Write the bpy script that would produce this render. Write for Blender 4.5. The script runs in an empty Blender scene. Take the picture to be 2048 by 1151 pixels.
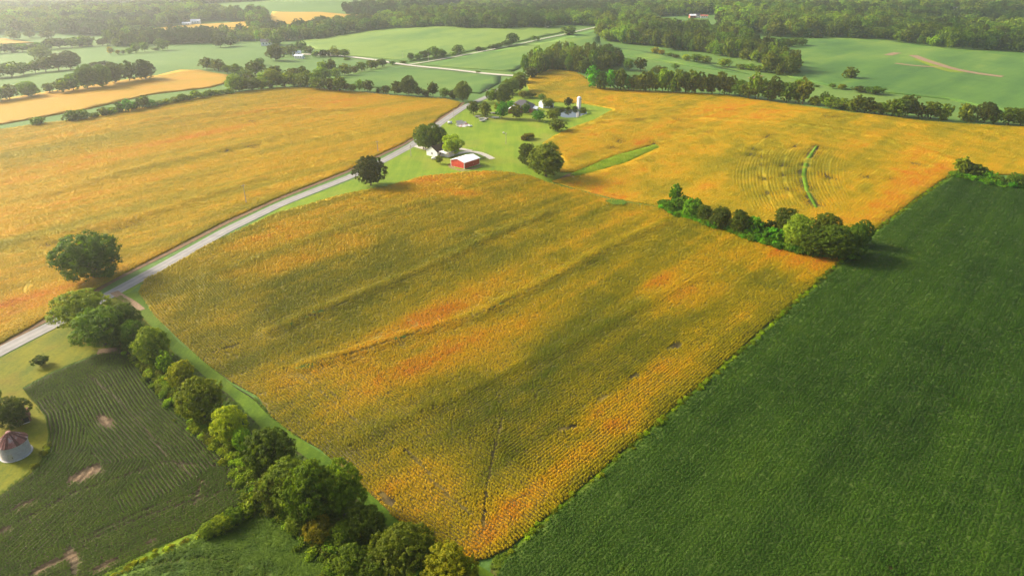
import bpy, math, random
import numpy as np
from mathutils import Vector
from mathutils.geometry import delaunay_2d_cdt

# ------------------------------------------------------------------ camera, sky, sun, exposure
scene = bpy.context.scene
col = scene.collection
random.seed(4); RNG = np.random.default_rng(11)
CAM_H = 100.0; PITCH = math.radians(26.0); FPX = 2048 * 24.0 / 36.0
cam_d = bpy.data.cameras.new('camera'); cam = bpy.data.objects.new('camera', cam_d); col.objects.link(cam)
cam.location = (0, 0, CAM_H); cam.rotation_euler = (math.pi / 2 - PITCH, 0, 0)
cam_d.lens = 24; cam_d.sensor_width = 36; cam_d.clip_start = 1; cam_d.clip_end = 20000
scene.camera = cam
SUN_EL = math.radians(29.0); SUN_AZ = math.radians(-68.0); HAZE_D = .00017       # towards +Y, turned to the left
SUN_DIR = Vector((math.sin(SUN_AZ) * math.cos(SUN_EL), math.cos(SUN_AZ) * math.cos(SUN_EL), math.sin(SUN_EL)))
world = bpy.data.worlds.new('World'); scene.world = world; world.use_nodes = True
wn = world.node_tree; bg = wn.nodes['Background']
sky = wn.nodes.new('ShaderNodeTexSky'); sky.sky_type = 'NISHITA'; sky.sun_disc = False
sky.sun_elevation = SUN_EL; sky.sun_rotation = SUN_AZ; sky.air_density = 1.0; sky.dust_density = 6.0; sky.ozone_density = 1.0
wn.links.new(sky.outputs[0], bg.inputs[0]); bg.inputs[1].default_value = 0.14
sun_d = bpy.data.lights.new('sun', 'SUN'); sun_d.energy = 4.2; sun_d.angle = math.radians(13.0); sun_d.color = (1.0, 0.90, 0.72)
sun = bpy.data.objects.new('sun', sun_d); col.objects.link(sun)
sun.rotation_euler = SUN_DIR.to_track_quat('Z', 'Y').to_euler(); sun.location = (-60, 60, 300)
vs = scene.view_settings; vs.view_transform = 'Standard'; vs.look = 'None'; vs.exposure = 0.92; vs.gamma = 1; vs.use_curve_mapping = False
scene.cycles.volume_bounces = 1; scene.cycles.max_bounces = 6; scene.cycles.diffuse_bounces = 3
scene.cycles.transparent_max_bounces = 8

# ------------------------------------------------------------------ terrain function and placing
cp, sp = math.cos(PITCH), math.sin(PITCH)
def ray(u, v):
    a = (u - 1024) / FPX; b = (575.5 - v) / FPX
    return np.array([a, cp + b * sp, -sp + b * cp])
def flat(u, v):
    d = ray(u, v); t = CAM_H / -d[2]; return d[0] * t, d[1] * t
def seg_dist(x, y, pts):
    """distance to a polyline, and the arc length of the nearest point"""
    x = np.asarray(x, float); y = np.asarray(y, float)
    best = np.full(x.shape, 1e9); s = np.zeros(x.shape); acc = 0
    for (x0, y0), (x1, y1) in zip(pts[:-1], pts[1:]):
        dx, dy = x1 - x0, y1 - y0; L = math.hypot(dx, dy) + 1e-9
        t = np.clip(((x - x0) * dx + (y - y0) * dy) / (L * L), 0, 1)
        d = np.hypot(x - x0 - t * dx, y - y0 - t * dy)
        m = d < best; best = np.where(m, d, best); s = np.where(m, acc + t * L, s); acc += L
    return best, s
HILLS = [(900, 375, 3.2, 55), (600, 205, 7, 120), (1500, 250, 6.5, 95), (1110, 158, 5, 60), (330, 470, -1, 60), (200, 330, 3, 90),
         (1250, 410, -3, 45), (1350, 520, 2.2, 50), (900, 620, -1.2, 35), (1100, 480, 1.2, 40), (700, 480, 1.6, 35), (1700, 360, 2.5, 60), (250, 160, 5, 60), (1750, 120, 9, 150),
         (950, 75, 10, 150), (600, 20, 14, 260), (1300, 15, 16, 300), (1900, 40, 10, 220)]
HILLS = [(*flat(u, v), a * (.6 if v > 300 else .8), r) for u, v, a, r in HILLS]
BERMS = [([(420, 560), (600, 500), (800, 430), (1000, 385)], .4, 2.6), ([(700, 890), (900, 800), (1150, 690), (1400, 560)], .5, 2.4), ([(1200, 262), (1380, 250), (1560, 262), (1750, 290), (1900, 330)], .9, 3.0), ([(600, 735), (720, 700), (830, 665), (950, 634), (1100, 565), (1240, 492), (1330, 452)], .95, 2.4),
         ([(540, 665), (640, 622), (780, 570), (900, 520), (1100, 430)], 0.9, 2.4),
         ([(1150, 330), (1300, 300), (1400, 270)], -0.8, 6.0),
         ([(1000, 340), (1110, 372), (1240, 405), (1350, 432)], -1.0, 8.0),
         ([(0, 500), (150, 470), (330, 430), (520, 370)], 0.6, 4.0),
         ([(100, 400), (330, 340), (600, 280)], 0.8, 6.0),
         ([(1280, 240), (1500, 235), (1750, 250), (1950, 280)], 0.9, 6.0),
         ([(300, 260), (520, 240), (760, 235)], 0.9, 6.0)]
BERMS = [([flat(*p) for p in pts], a, w) for pts, a, w in BERMS]
def H(x, y):
    x = np.asarray(x, float); y = np.asarray(y, float)
    r = np.hypot(x, y)
    far = np.clip((r - 450) / 900, 0, 1)
    z = 0.45 * np.sin(x / 47 + 1.3) * np.sin(y / 61 + .4) + 0.35 * np.sin(x / 23 - y / 31)
    z = z + far * (7 * np.sin(x / 190 + .7) * np.sin(y / 170 + 2.0) + 3 * np.sin(x / 90 + y / 120))
    for hx, hy, a, rr in HILLS:
        z = z + a * np.exp(-((x - hx) ** 2 + (y - hy) ** 2) / (2 * rr * rr))
    for pts, a, w in BERMS:
        m = (x > min(p[0] for p in pts) - 30) & (x < max(p[0] for p in pts) + 30) & (y > min(p[1] for p in pts) - 30) & (y < max(p[1] for p in pts) + 30)
        if np.any(m):
            d, _ = seg_dist(x[m], y[m], pts) if x.ndim else seg_dist(x, y, pts)
            if x.ndim: z[m] += a * np.exp(-(d / w) ** 2)
            else: z = z + a * np.exp(-(d / w) ** 2)
    return z
_cache = {}
def P(u, v):
    k = (u, v)
    if k in _cache: return _cache[k]
    d = ray(u, v)
    if d[2] > -0.03: d = np.array([d[0], d[1], -0.03])
    t = 60 * 1.0104 ** np.arange(500)
    x = d[0] * t; y = d[1] * t; z = CAM_H + d[2] * t
    below = z < H(x, y)
    i = int(np.argmax(below)) if below.any() else 499
    lo, hi = t[max(i - 1, 0)], t[i]
    for _ in range(3):
        tt = np.linspace(lo, hi, 12)
        b = (CAM_H + d[2] * tt) < H(d[0] * tt, d[1] * tt)
        j = int(np.argmax(b)) if b.any() else 11
        lo, hi = tt[max(j - 1, 0)], tt[j]
    t0 = (lo + hi) / 2
    r = (d[0] * t0, d[1] * t0); _cache[k] = r
    return r
def PP(pts): return [P(*p) for p in pts]
def mpp(x, y):                                                 # metres per photograph pixel at a ground point
    z = float(H(np.array([x]), np.array([y]))[0])
    return (y * cp + (CAM_H - z) * sp) / FPX
def h1(x, y): return float(H(np.array([x]), np.array([y]))[0])
def inside(x, y, poly):
    x = np.asarray(x); y = np.asarray(y); c = np.zeros(x.shape, bool); n = len(poly); j = n - 1
    for i in range(n):
        xi, yi = poly[i]; xj, yj = poly[j]
        m = ((yi > y) != (yj > y)) & (x < (xj - xi) * (y - yi) / (yj - yi + 1e-12) + xi)
        c ^= m; j = i
    return c
def vnoise(x, y, s, seed=0):
    """smooth value noise 0..1"""
    X = np.asarray(x) / s + 1000.37 * (seed + 1); Y = np.asarray(y) / s + 733.1 * (seed + 1)
    xi = np.floor(X).astype(np.int64); yi = np.floor(Y).astype(np.int64); fx = X - xi; fy = Y - yi
    fx = fx * fx * (3 - 2 * fx); fy = fy * fy * (3 - 2 * fy)
    def hsh(a, b):
        n = (a * 374761393 + b * 668265263 + seed * 144665) & 0x7fffffff
        n = ((n ^ (n >> 13)) * 1274126177) & 0x7fffffff
        return (n ^ (n >> 16)) / 0x7fffffff
    return (hsh(xi, yi) * (1 - fx) + hsh(xi + 1, yi) * fx) * (1 - fy) + (hsh(xi, yi + 1) * (1 - fx) + hsh(xi + 1, yi + 1) * fx) * fy

# ------------------------------------------------------------------ materials
def mat(name):
    m = bpy.data.materials.new(name); m.use_nodes = True
    nt = m.node_tree; b = nt.nodes['Principled BSDF']; return m, nt, b
def N(nt, t, **kw):
    n = nt.nodes.new(t)
    for k, v in kw.items(): setattr(n, k, v)
    return n
def noise(nt, scale, detail=3, vec=None, rough=.6):
    n = N(nt, 'ShaderNodeTexNoise'); n.inputs['Scale'].default_value = scale; n.inputs['Detail'].default_value = detail
    n.inputs['Roughness'].default_value = rough
    if vec is not None: nt.links.new(vec, n.inputs['Vector'])
    return n.outputs['Fac']
def ramp(nt, fac, stops):
    r = N(nt, 'ShaderNodeValToRGB'); cr = r.color_ramp
    while len(cr.elements) > 1: cr.elements.remove(cr.elements[0])
    cr.elements[0].position = stops[0][0]; cr.elements[0].color = (*stops[0][1], 1)
    for p, c in stops[1:]:
        e = cr.elements.new(p); e.color = (*c, 1)
    nt.links.new(fac, r.inputs[0]); return r.outputs[0]
def mixc(nt, fac, a, b, mode='MIX'):
    m = N(nt, 'ShaderNodeMix', data_type='RGBA', blend_type=mode)
    for i, s in ((0, fac), (6, a), (7, b)):
        if isinstance(s, (int, float)): m.inputs[i].default_value = s
        elif isinstance(s, tuple): m.inputs[i].default_value = (*s, 1)
        else: nt.links.new(s, m.inputs[i])
    return m.outputs[2]
def math_(nt, op, a, b=0.0, c=None, clamp=False):
    m = N(nt, 'ShaderNodeMath', operation=op, use_clamp=clamp)
    for i, s in enumerate((a, b) if c is None else (a, b, c)):
        if isinstance(s, (int, float)): m.inputs[i].default_value = s
        else: nt.links.new(s, m.inputs[i])
    return m.outputs[0]
def attr(nt, name, typ='GEOMETRY'):
    a = N(nt, 'ShaderNodeAttribute', attribute_type=typ); a.attribute_name = name; return a
def bump(nt, b, height, dist=.1, strength=1.0):
    n = N(nt, 'ShaderNodeBump'); n.inputs['Strength'].default_value = strength; n.inputs['Distance'].default_value = dist
    nt.links.new(height, n.inputs['Height']); nt.links.new(n.outputs[0], b.inputs['Normal'])
def simple(name, c, rough=.6, var=.15, scale=1.0, metal=0.0, spec=.3):
    m, nt, b = mat(name)
    co = N(nt, 'ShaderNodeTexCoord').outputs['Object']
    f = noise(nt, scale, 4, co)
    lo = tuple(x * (1 - var) for x in c); hi = tuple(min(1, x * (1 + var)) for x in c)
    nt.links.new(ramp(nt, f, [(.3, lo), (.7, hi)]), b.inputs['Base Color'])
    b.inputs['Roughness'].default_value = rough; b.inputs['Metallic'].default_value = metal; b.inputs['Specular IOR Level'].default_value = spec
    return m
M = {}
def leafy(nt, b, colr, trans=.35, out='Material Output'):
    b.inputs['Roughness'].default_value = .65; b.inputs['Specular IOR Level'].default_value = .12
    nt.links.new(colr, b.inputs['Base Color'])
    t = N(nt, 'ShaderNodeBsdfTranslucent'); nt.links.new(mixc(nt, 1.0, colr, (1.25, 1.25, .6), 'MULTIPLY'), t.inputs[0])
    mx = N(nt, 'ShaderNodeMixShader'); mx.inputs[0].default_value = trans
    nt.links.new(b.outputs[0], mx.inputs[1]); nt.links.new(t.outputs[0], mx.inputs[2])
    nt.links.new(mx.outputs[0], nt.nodes[out].inputs[0])
# tree leaves: tinted by the object's own colour, varied by clump and by tree
m, nt, b = mat('leaves'); oi = N(nt, 'ShaderNodeObjectInfo'); co = N(nt, 'ShaderNodeTexCoord').outputs['Object']
f = noise(nt, 7, 3, co)
c = ramp(nt, f, [(.3, (.064, .108, .004)), (.5, (.108, .168, .005)), (.72, (.195, .250, .008))])
c = mixc(nt, 1.0, c, oi.outputs['Color'], 'MULTIPLY')
tn = attr(nt, 'tone', 'INSTANCER').outputs['Fac']; cmb = N(nt, 'ShaderNodeCombineColor')
for _i, _w in enumerate((1.15, 1.0, .8)): nt.links.new(math_(nt, 'MULTIPLY_ADD', tn, _w, 1.0), cmb.inputs[_i])
c = mixc(nt, 1.0, c, cmb.outputs[0], 'MULTIPLY')
hs = N(nt, 'ShaderNodeHueSaturation'); nt.links.new(c, hs.inputs['Color'])
nt.links.new(math_(nt, 'MULTIPLY_ADD', oi.outputs['Random'], .05, .475), hs.inputs['Hue'])
nt.links.new(math_(nt, 'MULTIPLY_ADD', oi.outputs['Random'], .8, .65), hs.inputs['Value'])
leafy(nt, b, hs.outputs[0], .42); M['leaves'] = m
M['bark'] = simple('bark', (.10, .075, .05), .9, .4, 3)
M['dead_wood'] = simple('dead_wood', (.22, .18, .13), .9, .3, 3)
CROPS = {'gold': [(0, (.095, .135, .002)), (.28, (.205, .195, .001)), (.5, (.355, .280, .001)), (.72, (.54, .335, .003)), (1, (.56, .175, .006))],
         'green': [(0, (.018, .052, .003)), (.4, (.032, .082, .004)), (.7, (.048, .108, .005)), (1, (.095, .140, .008))],
         'soy': [(0, (.036, .080, .004)), (.5, (.086, .145, .005)), (1, (.16, .18, .008))],
         'pale': [(0, (.042, .110, .018)), (.5, (.080, .165, .024)), (1, (.15, .225, .030))],
         'weed': [(0, (.09, .19, .006)), (.5, (.22, .33, .008)), (1, (.34, .38, .012))],
         'orange': [(0, (.22, .16, .012)), (.5, (.36, .225, .006)), (1, (.45, .22, .008))]}
def crop_plant_mat(key):
    m, nt, b = mat('crop_plant_' + key)
    a = attr(nt, 'ripe', 'INSTANCER').outputs['Fac']; oi = N(nt, 'ShaderNodeObjectInfo')
    co = N(nt, 'ShaderNodeTexCoord').outputs['Object']
    f = math_(nt, 'MULTIPLY_ADD', oi.outputs['Random'], .12, math_(nt, 'SUBTRACT', a, .06))
    f = math_(nt, 'ADD', f, 0, clamp=True)
    leafy(nt, b, ramp(nt, f, CROPS[key]), .35); return m
def crop_sheet_mat(key, soilc=(.045, .034, .013)):
    m, nt, b = mat('crop_canopy_' + key)
    geo = N(nt, 'ShaderNodeNewGeometry').outputs['Position']
    a = attr(nt, 'ripe').outputs['Fac']; so = attr(nt, 'soil').outputs['Fac']
    n1 = noise(nt, .9, 4, geo, .75); n2 = noise(nt, .12, 3, geo)
    f = math_(nt, 'MULTIPLY_ADD', n1, .5, math_(nt, 'SUBTRACT', a, .25)); f = math_(nt, 'MULTIPLY_ADD', n2, .24, math_(nt, 'SUBTRACT', f, .12))
    mp = N(nt, 'ShaderNodeMapping', vector_type='TEXTURE'); mp.inputs['Rotation'].default_value = (0, 0, .75); mp.inputs['Scale'].default_value = (60, 3.5, 1); nt.links.new(geo, mp.inputs[0])
    f = math_(nt, 'MULTIPLY_ADD', noise(nt, 1.0, 3, mp.outputs[0]), .55, math_(nt, 'SUBTRACT', f, .275), clamp=True)
    c = ramp(nt, f, CROPS[key])
    c = mixc(nt, math_(nt, 'MINIMUM', so, 1.0), c, mixc(nt, math_(nt, 'SUBTRACT', so, 1.0, clamp=True), soilc, ramp(nt, n1, [(.35, (.09, .052, .024)), (.65, (.22, .14, .075))])))
    nt.links.new(c, b.inputs['Base Color']); b.inputs['Roughness'].default_value = .75; b.inputs['Specular IOR Level'].default_value = .15
    u = attr(nt, 'rowu').outputs['Fac']
    w = math_(nt, 'SINE', math_(nt, 'MULTIPLY', u, 2 * math.pi / 1.52))
    hgt = math_(nt, 'ADD', math_(nt, 'MULTIPLY', n1, 1.1), math_(nt, 'MULTIPLY', w, .16))
    bump(nt, b, hgt, .45, .8); return m
for k in CROPS: M['plant_' + k] = crop_plant_mat(k); M['sheet_' + k] = crop_sheet_mat(k)
# open ground: grass and distant green crops
m, nt, b = mat('ground_green'); geo = N(nt, 'ShaderNodeNewGeometry').outputs['Position']
n1 = noise(nt, .006, 3, geo); n2 = noise(nt, .5, 4, geo, .7); n3 = noise(nt, .04, 3, geo)
c = ramp(nt, n1, [(.35, (.055, .130, .018)), (.5, (.080, .160, .022)), (.65, (.14, .20, .030))])
c = mixc(nt, math_(nt, 'MULTIPLY', n3, .55), c, (.045, .105, .014)); c = mixc(nt, .35, c, ramp(nt, n2, [(.3, (.05, .11, .02)), (.7, (.17, .28, .06))]))
nt.links.new(c, b.inputs['Base Color']); b.inputs['Roughness'].default_value = .8; b.inputs['Specular IOR Level'].default_value = .15
bump(nt, b, n2, .5, .6); M['ground'] = m
def grass_mat(name, lo, hi, dry=(.30, .22, .06), dryamt=.25, mow=.0):
    m, nt, b = mat(name); geo = N(nt, 'ShaderNodeNewGeometry').outputs['Position']
    n1 = noise(nt, .08, 4, geo); n2 = noise(nt, 1.5, 4, geo, .7); n3 = noise(nt, .035, 3, geo)
    mp = N(nt, 'ShaderNodeMapping'); mp.inputs['Rotation'].default_value = (0, 0, math.radians(-38)); mp.inputs['Scale'].default_value = (1, .06, 1)
    nt.links.new(geo, mp.inputs[0]); n4 = noise(nt, .45, 2, mp.outputs[0])
    c = ramp(nt, math_(nt, 'ADD', math_(nt, 'MULTIPLY', n1, .6), math_(nt, 'MULTIPLY', n4, .4)), [(.41, lo), (.59, hi)])
    c = mixc(nt, math_(nt, 'MULTIPLY', ramp(nt, n3, [(.52, (0, 0, 0)), (.66, (1, 1, 1))]), dryamt * 2), c, dry)
    c = mixc(nt, .45, c, ramp(nt, n2, [(.3, tuple(x * .55 for x in lo)), (.7, hi)]))
    nt.links.new(c, b.inputs['Base Color']); b.inputs['Roughness'].default_value = .8; b.inputs['Specular IOR Level'].default_value = .1
    bump(nt, b, n2, .2, .5); return m
M['lawn'] = grass_mat('lawn_grass', (.105, .195, .010), (.20, .27, .014), (.25, .22, .035), .35)
M['lawn_dry'] = grass_mat('dry_lawn_grass', (.075, .115, .004), (.20, .185, .005), (.20, .11, .015), .5)
M['lane'] = grass_mat('lane_grass', (.045, .100, .004), (.110, .180, .007), (.13, .12, .02), .2)
M['under'] = grass_mat('undergrowth_grass', (.025, .06, .006), (.06, .11, .010), (.10, .08, .02), .3)  # dark green undergrowth, its own colour
M['weeds'] = grass_mat('weed_grass', (.10, .19, .010), (.22, .28, .012), (.25, .2, .03), .2)
def ground_mat(name, lo, hi, sc=.8):
    m, nt, b = mat(name); geo = N(nt, 'ShaderNodeNewGeometry').outputs['Position']
    n = noise(nt, sc, 5, geo, .7); nt.links.new(ramp(nt, n, [(.3, lo), (.7, hi)]), b.inputs['Base Color'])
    b.inputs['Roughness'].default_value = .9; bump(nt, b, n, .1, .6); return m
M['soil'] = ground_mat('bare_soil', (.13, .075, .035), (.30, .19, .10), 1.2)
M['verge'] = ground_mat('brown_verge_and_shadow', (.09, .05, .018), (.20, .10, .03), .7)  # verge soil, also used for the painted shadow beside the tree clump
M['gravel'] = ground_mat('pale_gravel', (.33, .30, .24), (.55, .50, .42), 1.5)
# asphalt with wheel tracks across the width
m, nt, b = mat('road_surface'); geo = N(nt, 'ShaderNodeNewGeometry').outputs['Position']
a = attr(nt, 'across').outputs['Fac']; n1 = noise(nt, .25, 5, geo, .7)
n2 = noise(nt, 4, 3, geo)
tr = math_(nt, 'COSINE', math_(nt, 'MULTIPLY', a, 4 * math.pi))
f = math_(nt, 'ADD', math_(nt, 'MULTIPLY', tr, .10), math_(nt, 'ADD', math_(nt, 'MULTIPLY', n1, .7), math_(nt, 'MULTIPLY', n2, .2)))
nt.links.new(ramp(nt, f, [(.2, (.15, .145, .14)), (.5, (.23, .22, .205)), (.8, (.32, .305, .28))]), b.inputs['Base Color']); b.inputs['Roughness'].default_value = .85
M['road'] = m
M['white_paint'] = simple('white_paint', (.80, .79, .76), .5, .05, .5)
M['white_roof'] = simple('white_metal_roof', (.82, .82, .82), .4, .06, .3)
M['dark_roof'] = simple('dark_brown_shingle', (.065, .038, .030), .85, .35, 2)
M['grey_roof'] = simple('grey_shingle', (.11, .10, .11), .85, .3, 2)
M['brick'] = simple('red_brick', (.34, .10, .07), .85, .25, 3)
M['glass'] = simple('dark_glass', (.03, .04, .05), .1, .1, 1, 0, .6)
M['dark'] = simple('dark_parts_and_inner_shade', (.02, .02, .02), .9, .1)  # small dark parts, and the shade painted on carport and shed openings
M['pole'] = simple('weathered_pole', (.45, .40, .32), .8, .2, 2)
M['timber'] = simple('brown_timber', (.20, .10, .055), .85, .4, 2)
M['stone'] = simple('grey_rubble', (.48, .46, .44), .9, .4, 2)
M['silo'] = simple('silo_staves', (.74, .73, .70), .6, .08, 1)
m, nt, b = mat('red_siding'); co = N(nt, 'ShaderNodeTexCoord').outputs['Object']; n = noise(nt, .7, 4, co)
nt.links.new(ramp(nt, n, [(.3, (.46, .040, .02)), (.7, (.60, .065, .03))]), b.inputs['Base Color']); b.inputs['Roughness'].default_value = .5; M['red'] = m
m, nt, b = mat('galvanised_steel'); co = N(nt, 'ShaderNodeTexCoord').outputs['Object']
n = noise(nt, .8, 5, co, .7); nt.links.new(ramp(nt, n, [(.3, (.27, .24, .21)), (.55, (.40, .37, .33)), (.75, (.32, .26, .21))]), b.inputs['Base Color'])
b.inputs['Metallic'].default_value = .15; b.inputs['Roughness'].default_value = .5; M['steel'] = m
m, nt, b = mat('rusty_steel'); co = N(nt, 'ShaderNodeTexCoord').outputs['Object']
n = noise(nt, .7, 5, co, .75); nt.links.new(ramp(nt, n, [(.36, (.17, .045, .028)), (.52, (.26, .085, .06)), (.64, (.38, .30, .28))]), b.inputs['Base Color'])
b.inputs['Roughness'].default_value = .7; M['rust'] = m
M['rust_dark'] = simple('dark_rust_steel', (.11, .035, .025), .75, .5, .9)
M['rust_pale'] = simple('worn_pale_steel', (.30, .20, .17), .6, .4, .9)
m, nt, b = mat('pond_water'); b.inputs['Base Color'].default_value = (.02, .03, .025, 1); b.inputs['Roughness'].default_value = .03
b.inputs['Specular IOR Level'].default_value = 1.0; b.inputs['IOR'].default_value = 2.6
geo = N(nt, 'ShaderNodeNewGeometry').outputs['Position']; bump(nt, b, noise(nt, 1.2, 3, geo), .01, .2); M['water'] = m

# ------------------------------------------------------------------ object helpers
def link(name, me, parent=None, mats=()):
    o = bpy.data.objects.new(name, me); col.objects.link(o)
    for m_ in mats: me.materials.append(M[m_])
    if parent is not None: o.parent = parent
    return o
def tag(o, label=None, cat=None, group=None, kind=None):
    if label: o['label'] = label
    if cat: o['category'] = cat
    if group: o['group'] = group
    if kind: o['kind'] = kind
    return o
def mesh_np(name, V, F, smooth=False):
    """F: (n,k) array or a list of tuples"""
    me = bpy.data.meshes.new(name)
    if isinstance(F, np.ndarray):
        V = np.ascontiguousarray(V, np.float32); n, k = F.shape
        me.vertices.add(len(V)); me.vertices.foreach_set('co', V.ravel())
        me.loops.add(n * k); me.loops.foreach_set('vertex_index', np.ascontiguousarray(F, np.int32).ravel())
        me.polygons.add(n); me.polygons.foreach_set('loop_start', np.arange(0, n * k, k, dtype=np.int32))
        if smooth: me.polygons.foreach_set('use_smooth', np.ones(n, bool))
        me.update(calc_edges=True)
    else:
        me.from_pydata([tuple(v) for v in V], [], F); me.update()
        if smooth:
            for p in me.polygons: p.use_smooth = True
    return me
def set_attr(me, name, vals):
    a = me.attributes.new(name, 'FLOAT', 'POINT'); a.data.foreach_set('value', np.ascontiguousarray(vals, np.float32))
class MB:
    """collects boxes, tubes and polygons and links them as one mesh"""
    def __init__(s): s.v = []; s.f = []
    def poly(s, pts, faces):
        n = len(s.v); s.v += [tuple(p) for p in pts]; s.f += [tuple(i + n for i in f) for f in faces]
    def box(s, x0, y0, z0, x1, y1, z1):
        s.poly([(x0, y0, z0), (x1, y0, z0), (x1, y1, z0), (x0, y1, z0), (x0, y0, z1), (x1, y0, z1), (x1, y1, z1), (x0, y1, z1)],
               [(0, 3, 2, 1), (4, 5, 6, 7), (0, 1, 5, 4), (1, 2, 6, 5), (2, 3, 7, 6), (3, 0, 4, 7)])
    def tube(s, pts, rad, n=8, cap=True):
        rings = []
        for i, p in enumerate(pts):
            p = Vector(p); a = Vector(pts[max(i - 1, 0)]); b_ = Vector(pts[min(i + 1, len(pts) - 1)])
            d = (b_ - a).normalized(); q = d.to_track_quat('Z', 'Y')
            rings.append([p + q @ Vector((rad[i] * math.cos(2 * math.pi * k / n), rad[i] * math.sin(2 * math.pi * k / n), 0)) for k in range(n)])
        V = [p for r in rings for p in r]; F = []
        for i in range(len(pts) - 1):
            for k in range(n):
                F.append((i * n + k, i * n + (k + 1) % n, (i + 1) * n + (k + 1) % n, (i + 1) * n + k))
        if cap: F.append(tuple(range(n - 1, -1, -1))); F.append(tuple((len(pts) - 1) * n + k for k in range(n)))
        s.poly(V, F)
    def build(s, name, m_, parent=None, smooth=False):
        return link(name, mesh_np(name, s.v, s.f, smooth), parent, (m_,))
def empty(name, x, y, rz=0, dz=0.0):
    o = bpy.data.objects.new(name, None); col.objects.link(o); o.location = (x, y, h1(x, y) + dz); o.rotation_euler = (0, 0, rz)
    o.empty_display_size = 1; return o

# ------------------------------------------------------------------ the ground
def build_ground():
    ang = np.concatenate([np.arange(-62, 62, .34), np.arange(62, 298, 4.0)]) * math.pi / 180
    rad = [0.0]; r = 12.0
    while r < 5200: rad.append(r); r += max(2.0, r * .013)
    rad = np.array(rad[1:]); na, nr = len(ang), len(rad)
    A, R = np.meshgrid(ang, rad)
    X = (R * np.sin(A)).ravel(); Y = (R * np.cos(A)).ravel(); Z = H(X, Y)
    i = np.arange(nr - 1)[:, None]; j = np.arange(na)[None, :]
    F = np.stack([(i * na + j), (i * na + (j + 1) % na), ((i + 1) * na + (j + 1) % na), ((i + 1) * na + j)], -1).reshape(-1, 4)
    V = np.stack([X, Y, Z], 1)
    c = len(V); V = np.vstack([V, [[0, 0, h1(0, 0)]]])
    me = bpy.data.meshes.new('ground')
    F = F[:, ::-1]
    fl = [tuple(map(int, f)) for f in F] + [(c, (k + 1) % na, k) for k in range(na)]
    me.from_pydata(V.tolist(), [], fl); me.update()
    me.polygons.foreach_set('use_smooth', np.ones(len(me.polygons), bool))
    tag(link('ground', me, None, ('ground',)), kind='structure')
build_ground()

def resample(poly, step, closed=True, jag=0.0):
    out = []; n = len(poly)
    for i in range(n if closed else n - 1):
        a = np.array(poly[i]); b_ = np.array(poly[(i + 1) % n]); L = np.linalg.norm(b_ - a)
        st = max(step, .008 * np.hypot(*a)); k = max(1, int(L / st))
        for t in range(k): out.append(tuple(a + (b_ - a) * t / k + (RNG.normal(0, jag, 2) if jag else 0)))
    if not closed: out.append(tuple(poly[-1]))
    return out
def sheet_geo(poly, step=4.0, jag=0.0):
    """triangulated polygon following the terrain: xy array, tri array, number of border verts"""
    border = resample(poly, step, True, jag); nb = len(border)
    bx = np.array(border); x0, y0 = bx.min(0); x1, y1 = bx.max(0)
    pts = []; y = y0
    while y < y1:
        st = max(step, .012 * abs(y)); xs = np.arange(x0, x1, st); pts.append(np.stack([xs, np.full(xs.shape, y)], 1)); y += st
    g = np.vstack(pts) if pts else np.zeros((0, 2)); g = g + RNG.uniform(-.2, .2, g.shape) * step
    m_ = inside(g[:, 0], g[:, 1], border); g = g[m_]
    d, _ = seg_dist(g[:, 0], g[:, 1], border + [border[0]]); g = g[d > step * .35]
    allp = [Vector((float(a), float(b_))) for a, b_ in np.vstack([bx, g])]
    r = delaunay_2d_cdt(allp, [(i, (i + 1) % nb) for i in range(nb)], [], 1, 1e-4)
    V = np.array([tuple(v) for v in r[0]]); F = [tuple(f) for f in r[2]]
    F = [f if np.cross(V[f[1]] - V[f[0]], V[f[2]] - V[f[0]]) > 0 else f[::-1] for f in F]
    return V, F
def surface(name, poly, m_, dz, step=4.0, skirt=0.0, jag=0.0, kind='structure', label=None, cat=None, px=True):
    if px: poly = PP(poly)
    V, F = sheet_geo(poly, step, jag); Z = H(V[:, 0], V[:, 1]) + dz
    me = mesh_np(name, np.column_stack([V, Z]), F, True)
    return tag(link(name, me, None, (m_,)), label, cat, None, kind)
def strip(name, pts, width, m_, dz, kind='structure', px=True, step=3.0, label=None, cat=None):
    if px: pts = PP(pts)
    pts = resample(pts, step, False); n = len(pts); V = []; A = []; cols = 5
    arr = np.array(pts)
    for _ in range(3): arr[1:-1] = (arr[:-2] + 2 * arr[1:-1] + arr[2:]) / 4
    T = np.gradient(arr, axis=0); T /= np.linalg.norm(T, axis=1)[:, None] + 1e-9
    for i in range(n):
        wd = width(i / (n - 1)) if callable(width) else width
        for k in range(cols):
            s = (k / (cols - 1) - .5) * wd; V.append((arr[i, 0] + T[i, 1] * s, arr[i, 1] - T[i, 0] * s)); A.append(k / (cols - 1))
    V = np.array(V); Z = H(V[:, 0], V[:, 1]) + dz
    F = [(i * cols + k, i * cols + k + 1, (i + 1) * cols + k + 1, (i + 1) * cols + k) for i in range(n - 1) for k in range(cols - 1)]
    me = mesh_np(name, np.column_stack([V, Z]), F, True); set_attr(me, 'across', A)
    return tag(link(name, me, None, (m_,)), label, cat, None, kind), arr

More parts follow.
